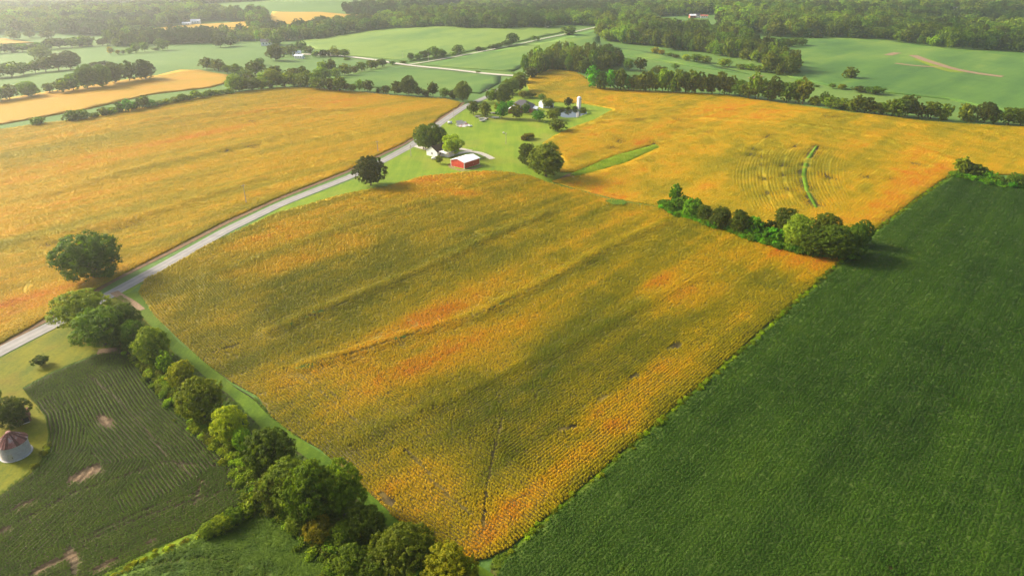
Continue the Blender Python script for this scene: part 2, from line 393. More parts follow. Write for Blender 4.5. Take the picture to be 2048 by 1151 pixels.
# ------------------------------------------------------------------ crop fields: a canopy sheet plus instanced leafy plants
def plant_proto(seed, n=17):
    r = random.Random(seed); V = []; F = []
    for i in range(n):
        a = r.uniform(0, 6.283); q = r.uniform(.05, .42); z = r.uniform(.35, 1.0) * (1 - q * .5); s = r.uniform(.16, .27)
        cx_, cy_ = q * math.cos(a), q * math.sin(a); tilt = r.uniform(.05, .7); d = Vector((math.cos(a), math.sin(a), 0)); sd = Vector((-d.y, d.x, 0))
        up = Vector((0, 0, 1)); nrm_dir = (d * math.cos(tilt) - up * math.sin(tilt))
        c_ = Vector((cx_, cy_, z)); p = [c_ - nrm_dir * s * .6, c_ + sd * s * .5, c_ + nrm_dir * s, c_ - sd * s * .5]
        b_ = len(V); V += [tuple(x) for x in p]; F.append((b_, b_ + 1, b_ + 2, b_ + 3))
    return V, F
def gn_scatter():
    ng = bpy.data.node_groups.new('scatter_plants', 'GeometryNodeTree')
    ng.interface.new_socket('Geometry', in_out='INPUT', socket_type='NodeSocketGeometry')
    ng.interface.new_socket('Geometry', in_out='OUTPUT', socket_type='NodeSocketGeometry')
    nn, L = ng.nodes, ng.links
    gi, go = nn.new('NodeGroupInput'), nn.new('NodeGroupOutput')
    def named(n_, t='FLOAT'):
        a = nn.new('GeometryNodeInputNamedAttribute'); a.data_type = t; a.inputs[0].default_value = n_; return a.outputs[0]
    def cmp_(thr):
        c_ = nn.new('FunctionNodeCompare'); c_.data_type = 'FLOAT'; c_.operation = 'GREATER_THAN'; L.new(named('role'), c_.inputs[0]); c_.inputs[1].default_value = thr; return c_.outputs[0]
    s1 = nn.new('GeometryNodeSeparateGeometry'); s1.domain = 'POINT'; L.new(gi.outputs[0], s1.inputs[0]); L.new(cmp_(.5), s1.inputs[1])
    s2 = nn.new('GeometryNodeSeparateGeometry'); s2.domain = 'POINT'; L.new(s1.outputs[0], s2.inputs[0]); L.new(cmp_(1.5), s2.inputs[1])
    iop = nn.new('GeometryNodeInstanceOnPoints'); L.new(s2.outputs[1], iop.inputs['Points']); L.new(s2.outputs[0], iop.inputs['Instance'])
    cx_ = nn.new('ShaderNodeCombineXYZ'); L.new(named('turn'), cx_.inputs[2])
    e2r = nn.new('FunctionNodeEulerToRotation'); L.new(cx_.outputs[0], e2r.inputs[0]); L.new(e2r.outputs[0], iop.inputs['Rotation'])
    L.new(named('size', 'FLOAT_VECTOR'), iop.inputs['Scale'])
    j = nn.new('GeometryNodeJoinGeometry'); L.new(s1.outputs[1], j.inputs[0]); L.new(iop.outputs[0], j.inputs[0]); L.new(j.outputs[0], go.inputs[0])
    return ng
GN_PLANTS = gn_scatter()
def field(name, poly, key, ripe, rows, dens, sheet_z=.35, plant=(1.0, .9), gaps=None, step=5.0, label=None, cat='crop', soil=None, px=True, snap=.8):
    """ripe(x,y)->0..1; rows(x,y)->across-row metres or None; dens(x,y)->plants per m2; gaps(x,y)->bool where nothing grows"""
    if px: poly = PP(poly)
    V, F = sheet_geo(poly, step); X, Y = V[:, 0], V[:, 1]
    sz = sheet_z(X, Y) if callable(sheet_z) else np.full(len(V), sheet_z)
    if gaps is not None: sz = np.where(gaps(X, Y), .06, sz)
    Z = H(X, Y) + sz
    # skirt: walls down to the ground round the border
    cnt = {}
    for f in F:
        for a, b_ in ((f[0], f[1]), (f[1], f[2]), (f[2], f[0])): cnt[(a, b_)] = 1
    bed = [(a, b_) for (a, b_) in cnt if (b_, a) not in cnt]
    idx = {}; VV = [tuple(p) for p in np.column_stack([V, Z])]; FF = list(F)
    for a, b_ in bed:
        for q in (a, b_):
            if q not in idx: idx[q] = len(VV); VV.append((VV[q][0], VV[q][1], VV[q][2] - sz[q] - .25))
        FF.append((b_, a, idx[a], idx[b_]))
    ns = len(VV)
    # plants
    x0, y0 = V.min(0); x1, y1 = V.max(0)
    P_ = np.zeros((0, 2)); area = (x1 - x0) * (y1 - y0); dmax = dens(None, None) if dens else 0
    if dmax > 0:
        n = int(area * dmax); n = min(n, 3000000)
        cs = 1 / math.sqrt(dmax); gx_, gy_ = np.meshgrid(np.arange(x0, x1, cs), np.arange(max(y0, 20), y1, cs)); n = gx_.size
        x = gx_.ravel() + RNG.uniform(-.4, .4, n) * cs; y = gy_.ravel() + RNG.uniform(-.4, .4, n) * cs
        k = np.abs(x) < .80 * (y * cp + CAM_H * sp) + 6; x, y = x[k], y[k]
        k = RNG.uniform(size=len(x)) < dens(x, y) / dmax; x, y = x[k], y[k]
        k = inside(x, y, poly); x, y = x[k], y[k]
        if gaps is not None: k = ~gaps(x, y); x, y = x[k], y[k]
        if rows is not None:
            sp_ = .76
            for _ in range(1):
                e = .3; u0 = rows(x, y); gx = (rows(x + e, y) - u0) / e; gy = (rows(x, y + e) - u0) / e
                q = u0 / sp_; g2 = gx * gx + gy * gy; off = (q - np.round(q)) * sp_ * snap * (1 - .45 * vnoise(x, y, 7, 88)) * np.where(g2 < .5, .62, 1.0)
                g2 = gx * gx + gy * gy + 1e-6; ok = (g2 > .1) & (g2 < 1.6)
                x = np.where(ok, x - off * gx / g2, x); y = np.where(ok, y - off * gy / g2, y)
        P_ = np.column_stack([x, y])
    npl = len(P_)
    pv, pf = plant_proto(len(name) + int(poly[0][0]) % 7)
    if npl:
        pz = H(P_[:, 0], P_[:, 1]); rr = np.hypot(P_[:, 0], P_[:, 1])
        allV = np.vstack([np.array(VV), np.column_stack([P_, pz]), np.array(pv)])
        o1 = ns + npl; FF += [tuple(i + o1 for i in f) for f in pf]
    else: allV = np.array(VV)
    me = bpy.data.meshes.new(name); me.from_pydata(allV.tolist(), [], FF); me.update()
    nf = len(FF); sm = np.zeros(nf, bool); sm[:len(F)] = True; me.polygons.foreach_set('use_smooth', sm)
    X, Y = allV[:, 0], allV[:, 1]; tot = len(allV)
    role = np.zeros(tot); role[ns:ns + npl] = 1; role[ns + npl:] = 2
    if npl:
        mi = np.zeros(nf, np.int32); mi[nf - len(pf):] = 1; me.polygons.foreach_set('material_index', mi)
    set_attr(me, 'role', role)
    rp = ripe(X, Y)
    if npl:
        dn = dens(P_[:, 0], P_[:, 1]); sc = np.ones(tot)
        big = np.clip(np.sqrt(dmax / np.maximum(dn, .05)), .9, 1.9)
        sc[ns:ns + npl] = big * RNG.uniform(.8, 1.25, npl)
    set_attr(me, 'ripe', np.clip(rp, 0, 1)); set_attr(me, 'turn', RNG.uniform(0, 6.28, tot))
    so = (soil(X, Y) if soil is not None else np.zeros(tot))
    if gaps is not None: so = np.where(gaps(X, Y), np.maximum(so, 1.0), so)
    set_attr(me, 'soil', so); set_attr(me, 'rowu', rows(X, Y) if rows is not None else X)
    if npl:
        a = me.attributes.new('size', 'FLOAT_VECTOR', 'POINT'); s3 = np.ones((tot, 3))
        s3[:, 0] = sc * plant[0]; s3[:, 1] = sc * plant[0]; s3[:, 2] = np.sqrt(sc) * plant[1] * (.86 + .28 * vnoise(X, Y, 2.5, 3))
        a.data.foreach_set('vector', s3.astype(np.float32).ravel())
    o = link(name, me, None, ('sheet_' + key, 'plant_' + key))
    if npl:
        md = o.modifiers.new('plants', 'NODES'); md.node_group = GN_PLANTS
    print(name, 'plants', npl, 'sheet', len(F))
    return tag(o, label, cat, None, 'stuff')

def blobs(lst):
    L = [(*P(u, v), a, ru, rv) for u, v, a, ru, rv in lst]
    dx, dy = RD; 
    def f(x, y):
        s = np.zeros(np.shape(x))
        for bx, by, a, ra, rb in L:                              # ra metres along the rows, rb across
            p = (x - bx) * dx + (y - by) * dy; q = -(x - bx) * dy + (y - by) * dx
            s = s + a * np.exp(-(p / ra) ** 2 - (q / rb) ** 2)
        return s
    return f
e0, e1 = P(1015, 1105), P(1680, 520); RD = np.array([e1[0] - e0[0], e1[1] - e0[1]]); RD = RD / np.linalg.norm(RD)   # row direction of the main field
def along(x, y): return x * RD[0] + y * RD[1]
def across(x, y): return -x * RD[1] + y * RD[0]
def streak(x, y, sa, sb, seed): return vnoise(along(x, y) / sa, across(x, y) / sb, 1.0, seed)
def lines(specs):
    L = [(PP(p), w) for p, w in specs]
    def f(x, y):
        m_ = np.zeros(np.shape(x), bool)
        for pts, w in L:
            k = (x > min(p[0] for p in pts) - 5) & (x < max(p[0] for p in pts) + 5) & (y > min(p[1] for p in pts) - 5) & (y < max(p[1] for p in pts) + 5)
            if np.any(k):
                d, _ = seg_dist(x[k], y[k], pts); m_[k] |= d < w * (.5 + vnoise(x[k], y[k], 2.0, 5))
        return m_
    return f
def lineval(specs):
    L = [(PP(p), w, a) for p, w, a in specs]
    def f(x, y):
        s = np.zeros(np.shape(x))
        for pts, w, a in L:
            d, _ = seg_dist(x, y, pts); s = s + a * np.exp(-(d / w) ** 2)
        return s
    return f
def dens_fn(near, far, r0, r1, cut):
    def f(x, y):
        if x is None: return near
        r = np.hypot(x, y); t = np.clip((r - r0) / (r1 - r0), 0, 1)
        return np.where(r > cut, 0.0, near * (far / near) ** t)
    return f

MAIN = [(278, 585), (290, 560), (330, 540), (420, 488), (560, 425), (700, 387), (770, 374), (850, 354), (940, 345), (1000, 344), (1060, 352), (1100, 368), (1160, 383), (1240, 404),
        (1318, 415), (1352, 437), (1400, 444), (1500, 462), (1600, 492), (1683, 521), (1500, 680), (1300, 855), (1150, 985), (1020, 1095), (985, 1112), (940, 1125), (880, 1090),
        (820, 1060), (790, 1035), (760, 1005), (700, 950), (640, 898), (590, 870), (545, 835), (515, 792), (460, 762), (410, 725), (360, 680), (310, 632)]
TREELINE = PP([(278, 585), (310, 632), (410, 725), (515, 792), (640, 898), (760, 1005), (940, 1125)])
b_main = blobs([(860, 640, .40, 55, 13), (900, 600, .2, 30, 10), (1000, 680, .35, 45, 9), (780, 760, .32, 35, 8), (620, 500, .30, 40, 10), (560, 540, .2, 20, 8), (1340, 545, .34, 28, 8), (1400, 570, .22, 40, 6),
                (1050, 1040, .24, 30, 6), (1120, 960, .20, 40, 6), (1000, 1070, .2, 14, 6), (640, 430, .22, 50, 10), (520, 490, .2, 40, 8), (1000, 400, .15, 50, 10), (730, 720, .2, 30, 7), (930, 700, .2, 40, 6), (1250, 800, .25, 60, 5), (1400, 720, .2, 60, 6), (470, 690, .35, 18, 8), (820, 930, .30, 20, 12), (860, 1000, .35, 16, 10), (1180, 375, .25, 30, 12),
                (900, 360, .30, 50, 12), (1560, 510, .3, 20, 20), (1650, 530, .3, 12, 12), (400, 640, .2, 16, 10), (1260, 440, .25, 25, 12), (1350, 600, .18, 25, 8),
                (700, 620, -0.110, 40, 10), (1150, 660, -0.075, 50, 8), (960, 780, -0.070, 70, 12), (480, 590, -0.075, 25, 12), (380, 590, -0.125, 12, 10), (1100, 470, -0.100, 60, 8), (1180, 720, -.1, 60, 8), (990, 960, -0.090, 30, 6), (1340, 690, -0.080, 60, 4), (1040, 820, -.1, 40, 10)])
def ripe_main(x, y):
    y_ = .31 + .0009 * (y - 150)
    return -.0 + y_ + .70 * b_main(x, y) + .15 * (streak(x, y, 26, 7, 1) - .5) + .20 * (streak(x, y, 60, 2.5, 2) - .5) + .14 * (vnoise(x, y, 5, 10) - .5) + .5 * np.clip(streak(x, y, 22, 9, 17) - .60, 0, 1)  + .35 * np.clip(vnoise(x, y, 14, 18) - .62, 0, 1) + .12 * (vnoise(x, y, 1.6, 9) - .5)
def rows_main(x, y):
    d, s = seg_dist(x, y, TREELINE)
    return np.where(d < 20 + 8 * vnoise(x, y, 40, 8), d, across(x, y) + .8 * (vnoise(x, y, 60, 7) - .5))
gap_main = lines([([(1005, 835), (990, 900), (972, 985), (965, 1070)], .32), ([(600, 735), (720, 703), (830, 668)], .3), ([(1335, 700), (1358, 688)], .8), ([(1262, 757), (1275, 750)], .8),
                  ([(1200, 802), (1213, 794)], .7), ([(1118, 862), (1150, 852)], .6), ([(780, 1005), (765, 990)], 1.3), ([(1340, 580), (1420, 535)], .22), ([(1430, 590), (1500, 545)], .22),
                  ([(600, 750), (660, 800), (720, 850)], .3), ([(615, 745), (680, 800)], .3), ([(830, 665), (950, 633), (1100, 563), (1240, 490)], .22), ([(430, 705), (480, 690)], .6),
                  ([(540, 668), (640, 625), (780, 573), (850, 545)], .22), ([(810, 900), (860, 950)], .35), ([(860, 960), (940, 1030)], .4), ([(290, 585), (330, 590), (420, 570)], .25), ([(520, 790), (600, 770)], .3)])
field('golden_soybean_field', MAIN, 'gold', ripe_main, rows_main, dens_fn(5.4, 2.0, 120, 330, 440), .38, (.62, .85), gap_main, 4.0,
      'large golden and olive soybean field between the grassy lane, the road and the dark green field', 'crop', soil=lambda x, y: np.clip(1 - (np.hypot(x, y) - 90) / 260, 0, .85))

RIGHT = [(1052, 165), (1062, 152), (1085, 142), (1110, 139), (1150, 145), (1172, 156), (1200, 176), (1330, 184), (1450, 192), (1600, 212), (1700, 226), (1850, 243), (2048, 255), (2300, 268),
         (2300, 400), (2048, 352), (1908, 345), (1830, 398), (1742, 466), (1700, 466), (1600, 474), (1540, 466), (1500, 456), (1420, 428), (1352, 416), (1322, 413), (1240, 400), (1160, 380), (1104, 364), (1125, 357), (1160, 352), (1250, 328), (1320, 296),
         (1310, 288), (1230, 312), (1150, 345), (1120, 345), (1128, 318), (1100, 297), (1085, 288), (1105, 275), (1140, 258), (1190, 240), (1228, 219), (1170, 208), (1100, 204), (1062, 190)]
b_right = blobs([(1250, 350, .2, 60, 14), (1480, 230, .2, 90, 20), (1700, 300, .12, 80, 30), (1580, 330, -.22, 50, 25), (1500, 320, -.1, 30, 20), (1750, 420, .18, 60, 14), (1830, 350, .28, 30, 14), (1200, 260, .1, 50, 20), (1180, 240, -.22, 30, 5),
                 (1300, 375, -.3, 14, 8), (1400, 380, .25, 30, 10), (1230, 407, .2, 20, 8), (1680, 290, -.1, 60, 10), (1440, 220, .12, 120, 12), (1120, 165, -.1, 60, 20), (1700, 340, -.12, 30, 14)])
def ripe_right(x, y): return .57 + .8 * b_right(x, y) + .20 * (streak(x, y, 45, 14, 3) - .5) + .16 * (streak(x, y, 60, 3, 23) - .5) + .18 * (vnoise(x, y, 9, 4) - .5) + .2 * (vnoise(x, y, 3.5, 14) - .5)
_a, _b, _c = [np.array(P(*q)) for q in ((1632, 294), (1606, 350), (1634, 415))]
_m = np.array([_b - _a, _c - _a]) * 2; CTR = tuple(_a + np.linalg.solve(_m, np.array([(_b - _a) @ (_b - _a), (_c - _a) @ (_c - _a)])) ) ; RC = float(np.hypot(*(_a - CTR))); print('circle', CTR, RC, _a, _c)
def in_arc(x, y):
    d = np.hypot(x - CTR[0], y - CTR[1]) - RC; j = 10 * vnoise(x, y, 22, 33); return (d > -22 + j) & (d < 34 - j) & (y > _c[1] - 2) & (y < _a[1] + 6 - j) & (x < CTR[0])
def rows_right(x, y):
    d = np.hypot(x - CTR[0], y - CTR[1]); return np.where(in_arc(x, y), d * .5, across(x, y))
gap_right = lines([([(1632, 294), (1612, 325), (1605, 350), (1612, 380), (1632, 415)], 1.9), ([(1525, 300), (1522, 330), (1535, 385), (1542, 410)], .55), ([(1600, 285), (1570, 310), (1562, 340), (1580, 395)], .6), ([(1540, 270), (1505, 300), (1498, 320)], .5),
                   ([(1660, 320), (1650, 350), (1665, 365)], .5), ([(1825, 328), (1840, 330)], 1.3), ([(1712, 368), (1752, 344)], .4), ([(1750, 354), (1860, 368)], .3), ([(1270, 240), (1300, 236), (1370, 242)], .5), ([(1490, 240), (1600, 232), (1680, 236)], .45),
                   ([(1240, 280), (1225, 297)], .4), ([(1300, 290), (1430, 262)], .45), ([(1855, 335), (1862, 331)], .7), ([(1865, 336), (1872, 332)], .7)])
field('golden_soybean_field', RIGHT, 'gold', ripe_right, rows_right, dens_fn(2.4, 1.3, 230, 560, 640), .5, (.8, .9), gap_right, 5.0,
      'rolling orange gold soybean field behind the tree clump, wrapping round the pond lawn', 'crop', soil=lambda x, y: np.clip(.35 - (np.hypot(x, y) - 200) / 900, 0, .35) + .05 * in_arc(x, y))

LEFT = [(-500, 330), (-200, 290), (-60, 268), (0, 260), (90, 247), (160, 240), (300, 212), (450, 189), (560, 177), (610, 176), (700, 184), (800, 193), (890, 199), (922, 206), (915, 214), (878, 236), (868, 246),
        (832, 272), (800, 290), (765, 306), (690, 343), (560, 394), (450, 443), (340, 500), (285, 528), (215, 565), (150, 600), (60, 655), (0, 688), (-80, 730), (-300, 850)]
b_left = blobs([(300, 300, .12, 120, 20), (650, 330, .14, 60, 10), (80, 600, .3, 25, 10), (30, 640, .2, 30, 8), (60, 420, .12, 60, 20), (350, 400, -.1, 80, 6), (520, 320, -.12, 60, 5), (200, 570, -.2, 12, 12), (700, 200, .12, 80, 20), (40, 480, -.15, 60, 6), (640, 280, -.1, 40, 8)])
def ripe_left(x, y): return .60 + .7 * b_left(x, y) + .18 * (streak(x, y, 50, 10, 5) - .5) + .18 * (streak(x, y, 70, 3, 6) - .5) + .14 * (vnoise(x, y, 2.2, 13) - .5)
ROADPX = [(-400, 918), (-200, 805), (-60, 735), (0, 703), (60, 672), (125, 640), (230, 584), (320, 535), (450, 462), (560, 409), (705, 352), (770, 320), (825, 290), (880, 247), (930, 213), (985, 189), (1010, 172), (1035, 158), (1052, 150)]
ROADW = PP(ROADPX)
CL = P(150, 560)
def rows_left(x, y):
    d, s = seg_dist(x, y, ROADW); c_ = np.hypot(x - CL[0], y - CL[1]); return np.where(c_ < 22, c_, np.where(d < 16, d, across(x, y)))
gap_left = lines([([(485, 297), (540, 288)], .6), ([(480, 302), (510, 298)], .8), ([(620, 272), (640, 276)], .6), ([(700, 262), (720, 270)], .6), ([(470, 425), (500, 416)], .5), ([(480, 245), (540, 240)], .7), ([(60, 570), (50, 585)], .8),
                  ([(650, 345), (690, 325), (700, 320)], .4), ([(0, 512), (150, 478), (330, 435)], .25), ([(455, 302), (448, 310)], .8), ([(590, 210), (560, 215)], .6), ([(780, 215), (750, 222)], .5)])
field('golden_soybean_field', LEFT, 'gold', ripe_left, rows_left, dens_fn(3.6, 1.3, 150, 560, 640), .42, (.75, .9), gap_left, 5.0,
      'bright golden soybean field on the left side of the paved road', 'crop', soil=lambda x, y: np.clip(.6 - (np.hypot(x, y) - 130) / 350, 0, .6))

GREEN = [(1002, 1140), (1022, 1108), (1150, 995), (1300, 866), (1500, 692), (1692, 527), (1752, 470), (1830, 408), (1912, 353), (1950, 358), (2048, 373), (2400, 430), (2700, 1400), (1200, 1400), (930, 1300)]
b_green = blobs([(1150, 1000, .15, 60, 14), (1600, 700, .1, 60, 10), (1850, 600, .12, 60, 8), (1500, 900, .08, 80, 8), (1800, 420, .1, 60, 40)])
def ripe_green(x, y): return .36 + b_green(x, y) + .34 * (streak(x, y, 34, 9, 21) - .5) + .36 * (streak(x, y, 90, 1.6, 24) - .5) + .2 * (vnoise(x, y, 14, 25) - .5) + .22 * (vnoise(x, y, 2.4, 22) - .5) + .15 * np.exp(-seg_dist(x, y, PP([(1015, 1105), (1680, 520), (1905, 345)]))[0] / 4)
def gap_green(x, y): return (vnoise(x, y, 1.2, 31) > .90) & (streak(x, y, 20, 4, 32) > .66)
field('dark_green_soybean_field', GREEN, 'green', ripe_green, lambda x, y: across(x, y), dens_fn(6.5, 2.6, 110, 330, 440), .42, (.66, .72), gap_green, 4.0,
      'dense dark green soybean field filling the lower right corner', 'crop', snap=.30, soil=lambda x, y: np.full(np.shape(x), .35))

BIN = [(45, 778), (100, 748), (190, 711), (238, 703), (275, 725), (325, 795), (360, 830), (405, 868), (460, 925), (500, 965), (512, 990), (480, 1008), (400, 1062), (300, 1105), (222, 1148), (120, 1215), (-150, 1330), (-250, 1150), (-100, 1045), (0, 988), (70, 935), (97, 885), (92, 840), (65, 803)]
LAWNEDGE = PP([(-250, 1190), (-100, 1070), (0, 988), (50, 948), (85, 905), (92, 870), (85, 835), (60, 800), (20, 775), (-60, 745)])
BRIGHT = PP([(238, 703), (275, 725), (325, 795), (405, 868), (512, 990)]); BBOT = PP([(512, 990), (400, 1062), (222, 1148), (-50, 1290)]); BTOP = PP([(30, 785), (100, 748), (190, 711), (240, 703)])
def rows_bin(x, y):
    a, _ = seg_dist(x, y, LAWNEDGE); r_, _ = seg_dist(x, y, BRIGHT); b_, _ = seg_dist(x, y, BBOT); t_, _ = seg_dist(x, y, BTOP)
    return np.where(b_ < 15, b_, np.where((t_ < 9), t_, np.where(r_ < 12 + 12 * vnoise(x, y, 14, 44), r_ + 100, a)))
bare = blobs([(172, 948, 1.1, 4.5, 2.2), (210, 842, 1.1, 1.6, 4), (50, 1010, .8, 3.5, 1.1), (8, 1060, .8, 2.5, 1.0), (90, 1135, .85, 5, 1.3), (210, 1130, .8, 3, 1.2), (300, 1085, .65, 3, 1.0), (148, 1120, .9, 1, 3), (400, 965, .6, 1.2, 4)])
gb = lines([([(60, 830), (190, 790), (235, 765)], .2), ([(175, 750), (235, 800), (300, 870), (330, 910), (380, 950)], .2), ([(0, 1065), (150, 985), (330, 925), (460, 935)], .2), ([(130, 1100), (300, 1030), (440, 985), (500, 970)], .2),
            ([(140, 1095), (150, 1151)], .5), ([(160, 1080), (290, 1020), (400, 985)], .2), ([(0, 1035), (120, 975)], .2), ([(400, 975), (390, 1010)], .3)])
def gap_bin(x, y): return (bare(x, y) + .5 * (vnoise(x, y, .9, 41) - .5) > .55) | gb(x, y)
def ripe_bin(x, y): return .38 + .3 * (vnoise(x, y, 18, 42) - .5) + .35 * (vnoise(x, y, 2.2, 43) - .5)
field('row_crop_field', BIN, 'soy', ripe_bin, rows_bin, dens_fn(7.5, 7.5, 50, 200, 400), .04, (.49, .74), gap_bin, 2.0,
      'dark green row crop field with curving rows and bare brown patches in front of the grain bin', 'crop', soil=lambda x, y: 1 + np.clip(bare(x, y) * 1.6 - .5, 0, 1))
BOT = [(248, 1148), (330, 1108), (400, 1078), (460, 1062), (500, 1040), (555, 1034), (610, 1065), (655, 1108), (700, 1160), (760, 1300), (760, 1500), (60, 1500), (100, 1230)]
CB = P(420, 1250)
field('green_soybean_field', BOT, 'soy', lambda x, y: .28 + .35 * (vnoise(x, y, 6, 51) - .5) + .3 * (vnoise(x, y, 1.5, 52) - .5), lambda x, y: np.hypot(x - CB[0], y - CB[1]),
      dens_fn(3.6, 3.6, 50, 200, 400), .4, (.95, .8), lines([([(230, 1160), (330, 1125), (420, 1118), (520, 1140), (560, 1170)], .4), ([(250, 1190), (340, 1145), (430, 1140), (500, 1165)], .3)]), 3.0,
      'small green soybean field under the hedge at the bottom edge', 'crop')
TOPL = [(-400, 300), (-60, 258), (0, 250), (80, 236), (180, 218), (300, 190), (420, 176), (470, 162), (462, 152), (400, 141), (360, 141), (315, 152), (230, 164), (100, 184), (0, 200), (-60, 208), (-400, 240)]
field('golden_soybean_field', TOPL, 'orange', lambda x, y: .68 + .5 * (streak(x, y, 60, 14, 61) - .5) + .35 * (vnoise(x, y, 9, 62) - .5), lambda x, y: across(x, y), dens_fn(.5, .35, 300, 700, 900), .6, (1.1, .8), step=6.0,
      label='smaller orange field beyond the hedgerow at the left edge', cat='crop')
far_fields = [([(262, 62), (380, 50), (480, 45), (540, 34), (545, 24), (640, 25), (772, 34), (740, 40), (640, 46), (540, 56), (400, 64), (300, 72)], 'orange', .6, 'pale orange field among the woods far off at upper left'),
              ([(-300, 100), (0, 90), (70, 86), (10, 78), (-300, 90)], 'orange', .6, 'hazy yellow field by the left edge far off')]
for pl, key, rp, lab in far_fields:
    field('distant_crop_field', pl, key, lambda x, y, rp=rp: rp + .1 * (vnoise(x, y, 30, 71) - .5), lambda x, y: across(x, y), None, .8, step=12.0, label=lab, cat='crop')
FG = [([(600, 82), (760, 60), (900, 54), (1140, 52), (1150, 62), (1050, 82), (940, 104), (820, 124), (700, 112), (620, 98)], .9, 'pale green soybean field between the far wood and the gravel road'),
      ([(545, 165), (675, 155), (790, 134), (1000, 152), (1000, 166), (960, 188), (900, 184), (780, 178), (690, 172)], .5, 'green soybean field between the roadside trees and the gravel road'),
      ([(840, 130), (950, 108), (1100, 84), (1195, 60), (1200, 88), (1290, 104), (1420, 130), (1500, 150), (1250, 112), (1150, 100), (1090, 108), (1050, 132), (1025, 144), (940, 138)], .55, 'green soybean field beyond the gravel road at the centre'),
      ([(1500, 72), (1640, 78), (1760, 78), (1900, 98), (2048, 106), (2300, 120), (2300, 240), (2048, 230), (1900, 200), (1700, 180), (1560, 150), (1600, 120), (1530, 100)], .45, 'wide green soybean field at upper right with eroded tan streaks')]
for pl, rp, lab in FG:
    field('distant_crop_field', pl, 'pale', lambda x, y, rp=rp: rp + .6 * (streak(x, y, 80, 10, 75) - .5) + .5 * (vnoise(x, y, 60, 77) - .5) + .25 * (vnoise(x, y, 9, 76) - .5), lambda x, y: across(x, y), None, .6, step=9.0, label=lab, cat='crop')

# ------------------------------------------------------------------ lawns, lane, verges, roads, pond
surface('lawn', [(455, 474), (560, 416), (705, 360), (770, 326), (828, 294), (884, 250), (934, 217), (985, 193), (1020, 172), (1060, 160), (1062, 190), (1100, 202), (1170, 206), (1232, 219), (1190, 243), (1145, 260), (1108, 277), (1088, 290), (1104, 299), (1130, 320),
                 (1122, 347), (1150, 346), (1100, 370), (1060, 354), (1000, 346), (940, 347), (850, 356), (770, 376), (700, 389), (560, 428), (420, 492), (330, 545), (290, 562), (260, 585), (235, 590)], 'lawn', .08)
surface('lawn', [(-400, 930), (-60, 750), (0, 716), (125, 650), (235, 592), (300, 640), (345, 700), (335, 790), (275, 722), (238, 700), (190, 708), (100, 745), (45, 775), (70, 805), (96, 840), (100, 885), (72, 938), (0, 992), (-250, 1180), (-500, 1200)], 'lawn_dry', .07)
LANE_PX = [(262, 585), (305, 640), (345, 690), (400, 728), (440, 765), (490, 800), (530, 845), (590, 885), (650, 925), (730, 990), (800, 1050), (900, 1115), (980, 1160)]
LANE = PP(LANE_PX)
UNDER = [(238, 590), (290, 622), (345, 690), (400, 728), (515, 800), (590, 880), (730, 985), (800, 1045), (980, 1150), (985, 1112), (1022, 1100), (1010, 1300), (400, 1400), (100, 1300), (160, 1180), (235, 1140), (400, 1064), (505, 1010), (512, 975), (405, 868), (325, 795), (275, 725), (238, 703), (225, 690), (200, 640)]
field('rank_grass', UNDER, 'soy', lambda x, y: .45 + .6 * (vnoise(x, y, 6, 95) - .5) + .4 * (vnoise(x, y, 1.5, 96) - .5), None, dens_fn(3.0, 2.0, 60, 330, 440), .06, (.8, .4), lambda x, y: seg_dist(x, y, LANE)[0] < 1.9, 3.0, 'rank grass and weeds along both sides of the mown lane by the near hedgerow', 'grass')
surface('waterway_grass', [(1098, 362), (1125, 352), (1150, 344), (1160, 353), (1125, 358)], 'weeds', .15, 3.0)
field('waterway_grass', [(1140, 351), (1150, 345), (1230, 312), (1312, 290), (1319, 295), (1250, 327), (1160, 353)], 'weed', lambda x, y: .5 + .5 * (vnoise(x, y, 3, 91) - .5) + .4 * (vnoise(x, y, 9, 92) - .5), None, dens_fn(2.5, 1.5, 200, 500, 640), .3, (.9, .8), None, 3.0, 'bright green grassy waterway cutting into the right golden field', 'grass')
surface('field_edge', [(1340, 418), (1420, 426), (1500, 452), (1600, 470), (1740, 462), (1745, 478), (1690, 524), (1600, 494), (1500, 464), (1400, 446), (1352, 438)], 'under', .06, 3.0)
strip('lane', [(262, 585), (305, 640), (345, 690), (400, 728), (440, 765), (490, 800), (530, 845), (590, 885), (650, 925), (730, 990), (800, 1050), (900, 1115), (980, 1160)], lambda t: 3.4 + .4 * math.sin(t * 23) + .3 * math.sin(t * 61), 'lane', .13)
strip('verge', [(-60, 712), (0, 690), (60, 655), (125, 622), (215, 566), (285, 530), (340, 503), (450, 446), (560, 396), (690, 345), (765, 308), (800, 292), (832, 274), (868, 248), (880, 237), (916, 215), (926, 205)], 3.2, 'verge', .12)
strip('weed_strip', [(160, 1190), (235, 1146), (310, 1108), (400, 1072), (440, 1058)], 3.0, 'weeds', .30)
strip('verge', [(1005, 1140), (1020, 1103), (1150, 990), (1300, 861), (1500, 686), (1690, 523)], .8, 'lane', .2)
strip('field_margin', [(1700, 512), (1745, 467), (1830, 403), (1908, 350)], 3.0, 'lane', .2)
road, _ = strip('road', ROADPX, 5.3, 'road', .14)
strip('road', [(560, 108), (680, 112), (720, 117), (780, 126), (830, 133), (900, 140), (960, 147), (1030, 153), (1060, 152)], 6.0, 'gravel', .6, step=5)
strip('track', [(815, 131), (870, 122), (940, 109), (1000, 97), (1050, 87), (1130, 70), (1195, 55)], 2.8, 'gravel', .8, step=5)
strip('driveway', [(826, 291), (870, 303), (900, 312), (925, 304), (942, 301), (962, 306), (985, 318)], 3.6, 'gravel', .12, step=2)
strip('driveway', [(916, 297), (928, 299), (942, 302)], 3.4, 'gravel', .125, step=2)
